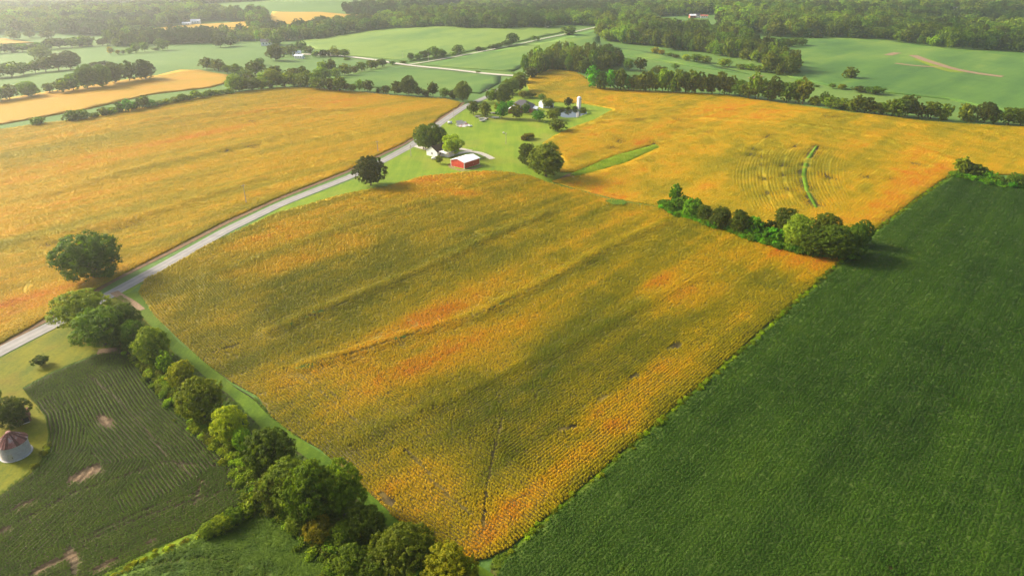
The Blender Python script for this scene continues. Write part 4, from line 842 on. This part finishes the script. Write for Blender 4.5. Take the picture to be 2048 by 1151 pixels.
def wood(poly, label, space=10.5, hmul=1.0, tint='mid', holes=(), px=True):
    if px: poly = PP(poly)
    holes = [PP(h_) for h_ in holes]
    a = np.array(poly); x0, y0 = a.min(0); x1, y1 = a.max(0)
    gx, gy = np.meshgrid(np.arange(x0, x1, space), np.arange(y0, y1, space)); x = gx.ravel() + RNG.uniform(-.45, .45, gx.size) * space; y = gy.ravel() + RNG.uniform(-.45, .45, gx.size) * space
    k = inside(x, y, poly) & (np.abs(x) < .80 * y + 40)
    for h_ in holes: k &= ~inside(x, y, h_)
    x, y = x[k], y[k]; n = len(x)
    V = np.column_stack([x, y, H(x, y) - .8]); me = bpy.data.meshes.new('woodland'); me.from_pydata(V.tolist(), [], [])
    set_attr(me, 'kind_index', RNG.integers(0, len(CR), n)); set_attr(me, 'turn', RNG.uniform(0, 6.28, n))
    set_attr(me, 'tone', np.clip(1.5 * (vnoise(x, y, 90, 82) - .5) + 1.0 * (vnoise(x, y, 30, 83) - .5) + RNG.normal(0, .18, n), -.45, .9)); w = RNG.uniform(.85, 1.9, n) * space; hh = (8.0 + 10 * RNG.uniform(0, 1, n) ** 1.5 + 4 * vnoise(x, y, 60, 81)) * hmul * np.minimum(1, space / 9 + .3)
    at = me.attributes.new('size', 'FLOAT_VECTOR', 'POINT'); at.data.foreach_set('vector', np.column_stack([w, w, hh]).astype(np.float32).ravel())
    o = link('woodland', me); o.color = (*TINT[tint], 1); md = o.modifiers.new('crowns', 'NODES'); md.node_group = WOOD
    print('wood', label, n); return tag(o, label, 'woodland', None, 'stuff')
wood([(1052, 160), (1048, 148), (1065, 130), (1105, 120), (1130, 112), (1185, 114), (1240, 118), (1243, 136), (1215, 142), (1182, 146), (1176, 156), (1150, 146), (1110, 140), (1084, 146), (1066, 156)], 'dense wood curving round the top of the right golden field', 7.5)
wood([(1198, 80), (1196, 60), (1240, 52), (1320, 55), (1400, 60), (1470, 68), (1492, 78), (1500, 98), (1528, 106), (1560, 118), (1572, 128), (1600, 142), (1606, 150), (1560, 154), (1530, 146), (1525, 130), (1480, 118), (1440, 112), (1400, 104), (1330, 100), (1300, 92), (1230, 86)], 'dense dark wood island between the two green fields at upper centre', 8.5)
wood([(1470, 72), (1500, 70), (1620, 77), (1700, 77), (1760, 79), (1830, 88), (1900, 98), (1990, 102), (2060, 106), (2500, 120), (2600, -46), (1420, -50), (1330, -44), (1420, 20), (1438, 38), (1436, 50)], 'broad dark forest filling the upper right horizon', 12.5, 1.15, 'mid',
     [[(1880, 28), (1900, 22), (1960, 23), (1962, 30), (1900, 33)], [(1786, 4), (1826, 4), (1826, 9), (1786, 9)], [(1990, 34), (2048, 36), (2048, 40), (1990, 38)]])
wood([(560, 84), (640, 78), (720, 64), (800, 56), (870, 54), (900, 56), (1000, 58), (1110, 56), (1130, 50), (1200, 52), (1230, 46), (1300, 44), (1420, 34), (1420, 20), (1330, -44), (1000, -50), (900, -42), (820, 6), (780, 16), (760, 30), (775, 36), (745, 44), (650, 50), (600, 58), (520, 66), (420, 74), (300, 82), (230, 88), (232, 78), (300, 86), (420, 86), (500, 84)],
     'long forest band across the upper centre', 11.0, 1.0, 'mid', [[(840, 22), (860, 12), (930, 4), (925, 14), (935, 24), (870, 26)], [(1232, 36), (1300, 34), (1420, 30), (1430, 42), (1340, 46), (1300, 40)], [(1010, 10), (1130, 4), (1130, 10), (1030, 14)]])
wood([(690, 28), (700, 20), (800, 14), (835, 12), (830, 24), (780, 34)], 'far hedge beyond the pale orange field at upper centre', 9)
wood([(-300, 96), (-40, 82), (0, 64), (120, 66), (130, 68), (240, 74), (262, 66), (300, 56), (380, 46), (470, 38), (480, 32), (370, 18), (420, 8), (520, 2), (700, -4), (760, -30), (600, -55), (-600, -60)], 'hazy glowing forest at the upper left horizon', 12.0, 1.0, 'mid',
     [[(150, 12), (340, 0), (345, 12), (200, 24)], [(0, 30), (120, 20), (160, 26), (60, 36)], [(270, 24), (300, 20), (305, 26), (275, 30)]])
wood([(-400, 40), (2500, 40), (9000, 40)], 'none', 50) if False else None
wood([(215, 90), (228, 80), (270, 74), (330, 76), (420, 74), (440, 82), (470, 88), (430, 86), (360, 88), (300, 90), (240, 94)], 'hedgerow wood between the pale green field and the far orange field', 8.5)
wood([(445, 36), (470, 30), (486, 34), (486, 44), (450, 44)], 'dark copse at the left end of the far orange field', 8)
wood([(490, 40), (500, 30), (530, 30), (534, 44), (545, 56), (500, 58)], 'dark copse in front of the far orange field', 8)
# weeds and brush growing under the near hedgerow
def brush(pts, width, label, n, size, tint):
    pts = resample(PP(pts), 2.0, False); a = np.array(pts); i = RNG.integers(0, len(a), n); x = a[i, 0] + RNG.normal(0, width / 2.5, n); y = a[i, 1] + RNG.normal(0, width / 2.5, n)
    V = np.column_stack([x, y, H(x, y) - .1]); me = bpy.data.meshes.new('brush'); me.from_pydata(V.tolist(), [], [])
    set_attr(me, 'kind_index', RNG.integers(0, len(CR), n)); set_attr(me, 'turn', RNG.uniform(0, 6.28, n)); w = RNG.uniform(.3, 1.0, n) ** 1.3 * 1.8 * size; set_attr(me, 'tone', RNG.uniform(-.3, .6, n))
    at = me.attributes.new('size', 'FLOAT_VECTOR', 'POINT'); at.data.foreach_set('vector', np.column_stack([w, w, w * .75]).astype(np.float32).ravel())
    o = link('undergrowth', me); o.color = (*TINT[tint], 1); md = o.modifiers.new('crowns', 'NODES'); md.node_group = WOOD
    return tag(o, label, 'undergrowth', None, 'stuff')
brush([(250, 690), (290, 720), (340, 790), (400, 855), (460, 915), (510, 970)], 3.0, 'weedy undergrowth under the upper part of the near hedgerow', 420, 1.5, 'light')
brush([(520, 960), (560, 1010), (620, 1050), (680, 1105), (740, 1170), (800, 1200)], 5.0, 'leafy undergrowth under the lower part of the near hedgerow', 700, 1.9, 'mid')
brush([(235, 1150), (310, 1110), (400, 1073), (500, 1030), (560, 1020)], 1.2, 'yellowish weeds along the bottom edge of the row crop field', 170, .75, 'yellow')
brush([(1322, 412), (1400, 444), (1500, 480), (1600, 505), (1700, 515)], 3.0, 'vivid undergrowth along the foot of the middle wedge of trees', 380, 2.2, 'vivid')
brush([(1112, 225), (1125, 221), (1150, 220), (1165, 222)], 1.0, 'dark reeds along the far bank of the pond', 60, 2.2, 'dark')
brush([(1908, 352), (1950, 362), (2000, 372), (2060, 378)], 3.0, 'vivid vines along the foot of the right edge trees', 160, 2.4, 'vivid')
brush([(1050, 280), (1062, 278)], 2.0, 'brown and green scrub heap on the lawn', 14, 3.0, 'brown')
brush([(95, 895), (88, 920), (70, 936)], .8, 'yellowish weeds along the curved edge of the bin lawn', 12, 1.1, 'yellow')
brush([(1020, 1106), (1150, 992), (1300, 862), (1500, 689), (1680, 524), (1742, 468), (1830, 405), (1905, 350)], 1.0, 'ragged weeds along the border of the golden and dark green fields', 420, .95, 'light')
# ------------------------------------------------------------------ buildings and yard things
def frame(name, u, v, u2, v2, label, cat):
    """an Empty at photograph point (u,v) whose local +x runs towards (u2,v2)"""
    a, b_ = P(u, v), P(u2, v2); o = empty(name, a[0], a[1], math.atan2(b_[1] - a[1], b_[0] - a[0])); tag(o, label, cat); return o, math.dist(a, b_)
def part(name, m_, parent, fn, smooth=False, label=None):
    mb = MB(); fn(mb); o = mb.build(name, m_, parent, smooth)
    if label: o['label'] = label
    return o
# red pole barn: near corner at (929,338), long wall to the right
barn, LB = frame('red_barn', 928.8, 338, 959.5, 328.6, 'red metal barn with white low gable roof and white corner trim on the lawn', 'barn')
WB = 9.2; hb = 3.2; LB = max(LB, 10)
part('wall', 'red', barn, lambda b: b.poly([(0, 0, -.5), (LB, 0, -.5), (LB, WB, -.5), (0, WB, -.5), (0, 0, hb), (LB, 0, hb), (LB, WB, hb), (0, WB, hb), (0, WB / 2, hb + 1.1), (LB, WB / 2, hb + 1.1)], [(0, 1, 5, 4), (2, 3, 7, 6), (1, 2, 6, 9, 5), (3, 0, 4, 8, 7)]))
for s in (0, 1):
    y0, y1 = (-.35, WB / 2) if s == 0 else (WB + .35, WB / 2)
    part('roof_panel', 'white_roof', barn, lambda b: b.poly([(-.35, y0, hb - .05), (LB + .35, y0, hb - .05), (LB + .35, y1, hb + 1.2), (-.35, y1, hb + 1.2), (-.35, y0, hb + .05), (LB + .35, y0, hb + .05), (LB + .35, y1, hb + 1.3), (-.35, y1, hb + 1.3)],
         [(0, 1, 2, 3), (7, 6, 5, 4), (0, 4, 5, 1), (3, 7, 4, 0), (1, 5, 6, 2)]))
for s in (0, 1):
    sm_ = MB()
    for k in range(int(LB / 1.2)):
        xx = k * 1.2 + .3; ya, yb = ((-.35, WB / 2 - .05) if s == 0 else (WB + .35, WB / 2 + .05)); sm_.tube([(xx, ya, hb + .07), (xx, yb, hb + 1.31)], [.045, .045], 4)
    sm_.build('roof_seam', 'steel', barn)
for x, y in ((-.03, -.03), (LB - .2, -.03), (-.03, WB - .2), (LB - .2, WB - .2)): part('corner_trim', 'white_paint', barn, lambda b: b.box(x, y, -.3, x + .23, y + .23, hb - .08))
part('base_trim', 'white_paint', barn, lambda b: (b.box(.25, -.04, -.2, LB - .25, -.003, .12), b.box(-.04, .25, -.2, -.003, WB - .25, .12)))
sd = part('sliding_door', 'red', barn, lambda b: b.box(LB * .55, -.10, .1, LB * .55 + 3.2, -.01, 2.8))
part('door_handle', 'white_paint', sd, lambda b: b.box(LB * .55 + .2, -.16, 1.2, LB * .55 + .3, -.103, 1.6))
rb = MB()
for k in range(int(LB / .9)): rb.box(.5 + k * .9, -.035, .15, .56 + k * .9, -.003, hb - .1) if not (LB * .55 - .1 < .5 + k * .9 < LB * .55 + 3.25) else None
for k in range(int(WB / .9)): rb.box(-.035, .5 + k * .9, .15, -.003, .56 + k * .9, hb)
rb.build('siding_rib', 'red', barn)
# white farmhouse
house, LH = frame('white_farmhouse', 875, 315, 893, 309.5, 'small white farmhouse with dark brown gable roof and white flat wing', 'house')
Lh, Wh, hh = 11.0, 8.0, 3.0
def gable(b, x0, x1, y0, y1, z0, z1, ridge):
    ym = (y0 + y1) / 2
    b.poly([(x0, y0, z0), (x1, y0, z0), (x1, y1, z0), (x0, y1, z0), (x0, y0, z1), (x1, y0, z1), (x1, y1, z1), (x0, y1, z1), (x0, ym, ridge), (x1, ym, ridge)], [(0, 1, 5, 4), (2, 3, 7, 6), (1, 2, 6, 9, 5), (3, 0, 4, 8, 7)])
def slope(b, x0, x1, y0, y1, z0, z1, t=.14):
    b.poly([(x0, y0, z0), (x1, y0, z0), (x1, y1, z1), (x0, y1, z1), (x0, y0, z0 + t), (x1, y0, z0 + t), (x1, y1, z1 + t), (x0, y1, z1 + t)], [(0, 1, 2, 3), (7, 6, 5, 4), (0, 4, 5, 1), (3, 7, 4, 0), (1, 5, 6, 2), (2, 6, 7, 3)])
part('wall', 'white_paint', house, lambda b: gable(b, 0, Lh, 0, Wh, -.4, hh, hh + 2.4))
part('roof_panel', 'dark_roof', house, lambda b: slope(b, -.4, Lh + .4, -.4, Wh / 2, hh - .2, hh + 2.42)); part('roof_panel', 'dark_roof', house, lambda b: slope(b, -.4, Lh + .4, Wh + .4, Wh / 2, hh - .2, hh + 2.42))
part('chimney', 'white_paint', house, lambda b: b.box(Lh * .85, Wh * .5, hh + 1.5, Lh * .85 + .8, Wh * .5 + .8, hh + 3.4))
for x in (1.6, 5.0): w_ = part('window', 'white_paint', house, lambda b: b.box(x, -.06, 1.0, x + 1.0, -.003, 2.2)); part('pane', 'glass', w_, lambda b: b.box(x + .1, -.09, 1.1, x + .9, -.063, 2.1))
w_ = part('window', 'white_paint', house, lambda b: b.box(-.06, 3.4, 1.0, -.003, 4.4, 2.2)); part('pane', 'glass', w_, lambda b: b.box(-.09, 3.5, 1.1, -.063, 4.3, 2.1))
part('wing_wall', 'white_paint', house, lambda b: (b.box(3.5, -4.6, -.3, 8.3, -.07, 2.5),)); part('wing_roof', 'white_roof', house, lambda b: slope(b, 1.0, 12.2, -5.0, -.08, 2.55, 3.0))
part('carport_shade_panel', 'dark', house, lambda b: b.box(8.32, -4.2, -.2, 8.42, -.6, 2.2))  # near-black panel on the solid wall paints the shade inside the carport
for y in (-4.7, -.8): part('carport_post', 'white_paint', house, lambda b: b.box(11.7, y, -.3, 11.9, y + .2, 2.5))
part('front_gable', 'white_paint', house, lambda b: b.poly([(9.5, -2.6, 3.0), (12.2, -2.6, 3.0), (10.85, -2.6, 4.6), (9.5, 2.0, 3.0), (12.2, 2.0, 3.0), (10.85, 2.0, 4.6)], [(0, 1, 2), (0, 2, 5, 3), (1, 4, 5, 2), (4, 3, 5)]))
# brick ranch house
bh, _ = frame('brick_house', 1063, 226, 1073, 213, 'red brick house with grey hip roof and white porch among the yard trees', 'house')
Lq, Wq, hq = 13.0, 15.0, 3.0
part('wall', 'brick', bh, lambda b: b.box(0, 0, -.4, Lq, Wq, hq))
part('roof', 'grey_roof', bh, lambda b: b.poly([(-.6, -.6, hq), (Lq + .6, -.6, hq), (Lq + .6, Wq + .6, hq), (-.6, Wq + .6, hq), (Lq / 2, Wq * .38, hq + 4.4), (Lq / 2, Wq * .62, hq + 4.4)], [(0, 1, 4), (1, 2, 5, 4), (2, 3, 5), (3, 0, 4, 5), (3, 2, 1, 0)]))
part('gable_wing', 'brick', bh, lambda b: gable(b, -5.0, -.003, Wq - 5.2, Wq, -.4, 2.8, 4.6)); part('wing_roof', 'white_roof', bh, lambda b: slope(b, -5.5, 2.4, Wq - 5.7, Wq - 2.6, 2.7, 4.65)); part('wing_roof', 'white_roof', bh, lambda b: slope(b, -5.5, 2.4, Wq + .5, Wq - 2.6, 2.7, 4.65))
part('porch_roof', 'white_roof', bh, lambda b: slope(b, 1.0, 9.5, -3.4, -.62, 2.3, 2.9))
for x in (1.3, 4.0, 6.6, 9.2): part('porch_post', 'white_paint', bh, lambda b: b.box(x, -3.3, -.2, x + .2, -3.1, 2.35))
for x in (2.2, 6.5, 10.3): w_ = part('window', 'white_paint', bh, lambda b: b.box(x, -.06, .9, x + 1.3, -.003, 2.3)); part('pane', 'glass', w_, lambda b: b.box(x + .1, -.09, 1.0, x + 1.2, -.063, 2.2))
for y in (2.0, 6.5): w_ = part('window', 'white_paint', bh, lambda b: b.box(-.06, y, .9, -.003, y + 1.3, 2.3)); part('pane', 'glass', w_, lambda b: b.box(-.09, y + .1, 1.0, -.063, y + 1.2, 2.2))
# white garage behind the light green tree
gr, _ = frame('white_garage', 1086, 217, 1107, 215, 'white garage with gable roof half hidden behind a light green tree near the pond', 'garage')
part('wall', 'white_paint', gr, lambda b: gable(b, 0, 8.5, 0, 6.5, -.4, 2.9, 4.8)); part('roof_panel', 'white_roof', gr, lambda b: slope(b, -.3, 8.8, -.3, 3.25, 2.75, 4.85)); part('roof_panel', 'white_roof', gr, lambda b: slope(b, -.3, 8.8, 6.8, 3.25, 2.75, 4.85))
part('garage_door', 'dark', gr, lambda b: b.box(5.6, -.05, -.2, 7.9, -.003, 2.2))
# silo
sx, sy = P(1157.5, 220); silo = empty('silo', sx, sy, 0.5); tag(silo, 'tall white stave silo with domed cap standing behind the pond', 'silo')
SH = 27.5 * mpp(sx, sy) - 1.7
def stave(b):
    n = 24; V = []; F = []
    zs = [-.5 + (SH + .5) * k / 12 for k in range(13)]
    for z in zs:
        for k in range(n): a = 2 * math.pi * k / n; V.append((1.45 * math.cos(a), 1.45 * math.sin(a), z))
    for i in range(12):
        for k in range(n): F.append((i * n + k, i * n + (k + 1) % n, (i + 1) * n + (k + 1) % n, (i + 1) * n + k))
    b.poly(V, F)
part('stave_wall', 'silo', silo, stave, True)
for k in range(12): part('hoop', 'steel', silo, lambda b: b.tube([(0, 0, .5 + k * (SH - .8) / 11), (0, 0, .56 + k * (SH - .8) / 11)], [1.50, 1.50], 24))
part('dome_cap', 'white_roof', silo, lambda b: b.tube([(0, 0, SH), (0, 0, SH + .5), (0, 0, SH + .95), (0, 0, SH + 1.25), (0, 0, SH + 1.35)], [1.6, 1.45, 1.05, .55, .1], 20), True)
part('ladder_chute', 'silo', silo, lambda b: b.tube([(-.9, -1.4, .6), (-.9, -1.4, SH - .2)], [.36, .36], 8)); part('chute_door', 'dark', silo, lambda b: b.box(-1.1, -1.85, -.1, -.7, -1.72, .55))
part('hatch', 'dark', silo, lambda b: b.box(.3, -1.62, SH - .6, .9, -1.35, SH - .1))
# grain bin with rusty conical roof
gx, gy = P(33, 906); gb_ = empty('grain_bin', gx, gy, .3); tag(gb_, 'round corrugated grain bin with rusty conical roof on the lawn at the left edge', 'grain bin')
RBIN = 25.5 * mpp(gx, gy); HBIN = 3.6
def corrug(z0, z1, rr, amp=.03, n=56, rings=26):
    def f(b):
        V = []; F = []
        for i in range(rings + 1):
            z = z0 + (z1 - z0) * i / rings; q = rr + (amp if i % 2 else -amp)
            for k in range(n): a = 2 * math.pi * k / n; V.append((q * math.cos(a), q * math.sin(a), z))
        for i in range(rings):
            for k in range(n): F.append((i * n + k, i * n + (k + 1) % n, (i + 1) * n + (k + 1) % n, (i + 1) * n + k))
        b.poly(V, F)
    return f
for i in range(4): part('wall_ring', 'steel', gb_, corrug(-.3 + i * (HBIN + .3) / 4, -.3 + (i + 1) * (HBIN + .3) / 4 - .03, RBIN + (.025 if i % 2 else 0), .028, 56, 10))
part('foundation', 'stone', gb_, lambda b: b.tube([(0, 0, -.6), (0, 0, .12)], [RBIN + .35, RBIN + .35], 40))
NP = 26
for k in range(NP):
    a0, a1 = 2 * math.pi * k / NP, 2 * math.pi * (k + 1) / NP; am = (a0 + a1) / 2
    def pan(b):
        q = RBIN + .3; zt = HBIN + 2.15
        V = [(q * math.cos(a0), q * math.sin(a0), HBIN - .1), (q * math.cos(a1), q * math.sin(a1), HBIN - .1), (.45 * math.cos(a1), .45 * math.sin(a1), zt), (.45 * math.cos(a0), .45 * math.sin(a0), zt)]
        b.poly(V, [(0, 1, 2, 3)])
        rr = [(q * math.cos(a0), q * math.sin(a0), HBIN - .06), (.45 * math.cos(a0), .45 * math.sin(a0), zt + .04)]; b.tube(rr, [.06, .04], 5)
    part('roof_sheet', ('rust', 'rust_dark', 'rust')[(k * 7) % 3], gb_, pan)
part('roof_cap', 'rust', gb_, lambda b: b.tube([(0, 0, HBIN + 2.08), (0, 0, HBIN + 2.4), (0, 0, HBIN + 2.55)], [.55, .5, .15], 16))
dr = part('door', 'steel', gb_, lambda b: b.box(-.5, -RBIN - .12, .1, .5, -RBIN + .03, 1.9)); part('door_handle', 'dark', dr, lambda b: b.box(.3, -RBIN - .18, .9, .4, -RBIN - .123, 1.2))
# brown shed beneath the dark tree
sh, _ = frame('brown_shed', 30, 852, 56, 843, 'low brown timber shed under the dark tree behind the grain bin', 'shed')
part('wall', 'timber', sh, lambda b: b.box(0, 0, -.3, 3.4, 2.4, 1.6)); part('roof', 'timber', sh, lambda b: slope(b, -.3, 3.7, -.4, 2.7, 1.65, 2.3)); part('doorway_shade_panel', 'dark', sh, lambda b: b.box(1.9, -.04, -.1, 3.0, -.003, 1.4)); part('plank', 'stone', sh, lambda b: b.box(.3, -.5, 2.0 - 1.99, 3.0, -.3, .15))  # the black slab on the front wall paints the shade of a doorway
# far farm buildings
def far_house(u, v, w, L_, h_, wallm, roofm, ang, label, cat='house'):
    x, y = P(u, v); o = empty('far_' + cat, x, y, ang, .5); tag(o, label, cat)
    part('wall', wallm, o, lambda b: gable(b, -L_ / 2, L_ / 2, -w / 2, w / 2, -1.5, h_, h_ + w * .28))
    for s in (-1, 1): part('roof_panel', roofm, o, lambda b: slope(b, -L_ / 2 - .4, L_ / 2 + .4, s * (w / 2 + .4), 0, h_ - .2, h_ + w * .28 + .05))
    for k in (-1, 0, 1):
        part('window', 'glass', o, lambda b: b.box(k * L_ * .28 - .6, -w / 2 - .06, h_ * .35, k * L_ * .28 + .6, -w / 2 - .003, h_ * .75))
far_house(534, 91, 10, 13, 4, 'white_paint', 'grey_roof', .25, 'white farmhouse with grey roof by the pale drive left of big trees')
far_house(594, 112, 6, 9, 3, 'white_paint', 'white_roof', .1, 'upper white shed of the far farmyard', 'shed'); far_house(599, 117, 5, 9, 2.2, 'white_paint', 'white_roof', -.2, 'lower white trailer shed of the far farmyard', 'shed')
far_house(392, 47, 9, 14, 3.2, 'white_paint', 'white_roof', .2, 'larger white shed in the far orange field', 'shed'); far_house(374, 50, 6, 13, 2, 'white_paint', 'white_roof', .1, 'smaller white shed left of the larger one in the orange field', 'shed')
far_house(1384, 36, 7, 9, 3, 'brick', 'white_roof', .1, 'reddish farmhouse on the left in the far clearing at upper right'); far_house(1394, 35, 6, 8, 3.4, 'white_paint', 'grey_roof', .5, 'white farmhouse in the middle of the far clearing'); far_house(1408, 36, 6, 11, 2.4, 'white_paint', 'brick', -.2, 'red roofed bungalow right of the white farmhouse in the clearing')
far_house(1910, 29, 18, 36, 6, 'white_paint', 'grey_roof', .15, 'long grey barn in the forest clearing at the upper right', 'barn'); far_house(1935, 26, 10, 16, 5, 'white_paint', 'white_roof', -.3, 'white shed right of the long grey barn', 'shed'); far_house(1950, 28, 12, 22, 5, 'white_paint', 'white_roof', .1, 'white barn farthest right in the forest clearing', 'barn')
far_house(420, 80, 8, 13, 3, 'white_paint', 'white_roof', .1, 'tiny white building by the wood left of the dark tree pair', 'shed')
# utility poles
def pole(u, v, hpx, label, wires=True):
    x, y = P(u, v); hm = max(6.5, hpx * mpp(x, y) * 1.03); o = empty('utility_pole', x, y, .9); tag(o, label, 'utility pole', 'utility poles along the roads')
    part('post', 'pole', o, lambda b: b.tube([(0, 0, -.5), (0, 0, hm)], [.17, .12], 8)); part('crossarm', 'pole', o, lambda b: b.box(-.9, -.06, hm - .7, .9, .06, hm - .55))
    for s in (-.8, .8): part('insulator', 'white_paint', o, lambda b: b.tube([(s, 0, hm - .55), (s, 0, hm - .35)], [.06, .04], 6))
pole(756, 305, 20, 'tall pole in the field edge just beyond the round dark tree'); pole(822, 313, 18, 'pale pole on the lawn beside the road near the dark tree pair'); pole(908, 237, 13, 'pole beside the road at the lawn corner')
pole(974, 196, 12, 'pole on the road where it enters the grove'); pole(857, 124, 15, 'pole beside the gravel road in front of the track hedge'); pole(1012, 288, 14, 'thin pole in the middle of the farm lawn'); pole(493, 408, 40, 'tall pole at the field edge beside the road left of the round tree'); pole(806, 118, 10, 'small far pole beside the gravel road bend')
# junk heap, trailers and small yard things
hx, hy = P(926, 251); hp = empty('rubble_heap', hx, hy, .4); tag(hp, 'grey heap of broken slabs and metal sheets on the bright lawn', 'rubble heap')
rr = random.Random(8)
slabs = MB(); 
for k in range(34):
    a = rr.uniform(0, 6.28); q = rr.uniform(0, 3.6); x, y = q * math.cos(a) * 1.25, q * math.sin(a) * 1.6; s = rr.uniform(.3, .9); z = rr.uniform(.05, .5)
    me = MB(); me.poly([(x - s, y - s * .5, z), (x + s, y - s * .6, z + rr.uniform(-.2, .3)), (x + s * .9, y + s * .6, z + rr.uniform(-.1, .4)), (x - s * .8, y + s * .5, z + .1), (x - s, y - s * .5, z - .3), (x + s, y - s * .6, z - .3), (x + s * .9, y + s * .6, z - .3), (x - s * .8, y + s * .5, z - .3)], [(0, 1, 2, 3), (0, 4, 5, 1), (1, 5, 6, 2), (2, 6, 7, 3), (3, 7, 4, 0)])
    me.build('slab', 'stone' if k % 4 else 'brick', hp)
part('metal_sheet', 'steel', hp, lambda b: slope(b, -3, 1.5, 2.2, 5.2, .3, 2.2, .06)); part('metal_sheet', 'steel', hp, lambda b: slope(b, 1.0, 3.5, 1.6, 4.4, .2, 1.5, .06)); part('gravel_pad', 'stone', hp, lambda b: b.tube([(0, 1, -.3), (0, 1, .12)], [5.2, 4.6], 18))
def trailer(u, v, L_, label, m_='timber', name='flat_trailer', ang=.2):
    x, y = P(u, v); o = empty(name, x, y, ang); tag(o, label, 'trailer', 'trailers and boats parked on the lawn')
    part('deck', m_, o, lambda b: b.box(-L_ / 2, -.95, .6, L_ / 2, .95, .78)); part('side_rail', 'white_paint', o, lambda b: (b.box(-L_ / 2, -1.0, .78, L_ / 2, -.93, 1.05), b.box(-L_ / 2, .93, .78, L_ / 2, 1.0, 1.05)))
    for sx_ in (-.5, .5):
        for sy_ in (-1.06, 1.06): part('wheel', 'dark', o, lambda b: b.tube([(sx_, sy_ - .1, .35), (sx_, sy_ + .1, .35)], [.35, .35], 12))
    part('drawbar', 'steel', o, lambda b: b.box(-L_ / 2 - 1.4, -.06, .5, -L_ / 2, .06, .62))
trailer(963, 239, 3.6, 'left tan trailer of the group beside the metal heap', 'pole'); trailer(972, 239, 3.2, 'right tan trailer of the group beside the metal heap', 'pole', ang=1.1); trailer(966, 243, 4.0, 'nearest tan trailer of the group on the lawn', 'pole', ang=.6)
trailer(955, 235, 3.2, 'brown trailer under the front yard tree', 'timber', ang=-.2); trailer(991, 237, 5, 'long trailer under the vivid green yard tree', 'pole', ang=-.1); trailer(989, 228, 5, 'grey trailer behind the vivid green yard tree', 'steel', ang=.1)
def tank(u, v, label, r_=.7, L_=2.0, ang=.2, m_='white_paint'):
    x, y = P(u, v); o = empty('storage_tank', x, y, ang); tag(o, label, 'tank')
    part('tank_body', m_, o, lambda b: b.tube([(-L_ / 2 - .2, 0, r_ + .2), (-L_ / 2, 0, r_ + .2), (L_ / 2, 0, r_ + .2), (L_ / 2 + .2, 0, r_ + .2)], [r_ * .5, r_, r_, r_ * .5], 14), True)
    for s in (-.5, .5): part('leg', 'dark', o, lambda b: b.box(s * L_ - .1, -r_ * .7, -.2, s * L_ + .1, r_ * .7, .4))
tank(900, 248, 'small white tank on the bright lawn left of the rubble heap', .8, 2.4); tank(868, 319, 'white propane tank beside the front of the white farmhouse', .6, 2.2, .1)
tank(941, 254, 'pale tank lying just right of the rubble heap', .5, 1.8); tank(1007, 267, 'tiny white box tank in the middle of the farm lawn', .35, .8, .9)
wx, wy = P(900, 330); wr = empty('scrap_pile', wx, wy, .2); tag(wr, 'small brown scrap pile against the left wall of the red barn', 'scrap pile')
for k in range(5): part('board', 'timber', wr, lambda b: b.box(-1.6 + k * .3, -1.0 + k * .35, -.1, 1.8 + k * .25, -.7 + k * .35, .2 + .1 * k))
fx, fy = P(962, 321); fe = empty('cattle_gate', fx, fy, .9); tag(fe, 'dark metal gate leaning near the right corner of the red barn', 'gate')
for k in range(5): part('rail', 'dark', fe, lambda b: b.tube([(-.2, 0, .3 + k * .3), (3.6, 0, .3 + k * .3)], [.05, .05], 5))
for x in (-.2, 1.7, 3.6): part('upright', 'dark', fe, lambda b: b.tube([(x, 0, -.2), (x, 0, 1.6)], [.07, .07], 5))
wx, wy = P(1010, 1112)
# ------------------------------------------------------------------ haze
hz = MB(); hz.box(-5300, -5300, -40, 5300, 5300, 125); me = mesh_np('haze', hz.v, hz.f); ho = bpy.data.objects.new('haze', me); col.objects.link(ho)
m = bpy.data.materials.new('haze'); m.use_nodes = True; nt = m.node_tree; nt.nodes.remove(nt.nodes['Principled BSDF'])
pv = nt.nodes.new('ShaderNodeVolumePrincipled'); pv.inputs['Color'].default_value = (.90, .96, 1.0, 1); pv.inputs['Density'].default_value = HAZE_D; pv.inputs['Anisotropy'].default_value = .71
nt.links.new(pv.outputs[0], nt.nodes['Material Output'].inputs['Volume']); me.materials.append(m); tag(ho, kind='stuff')
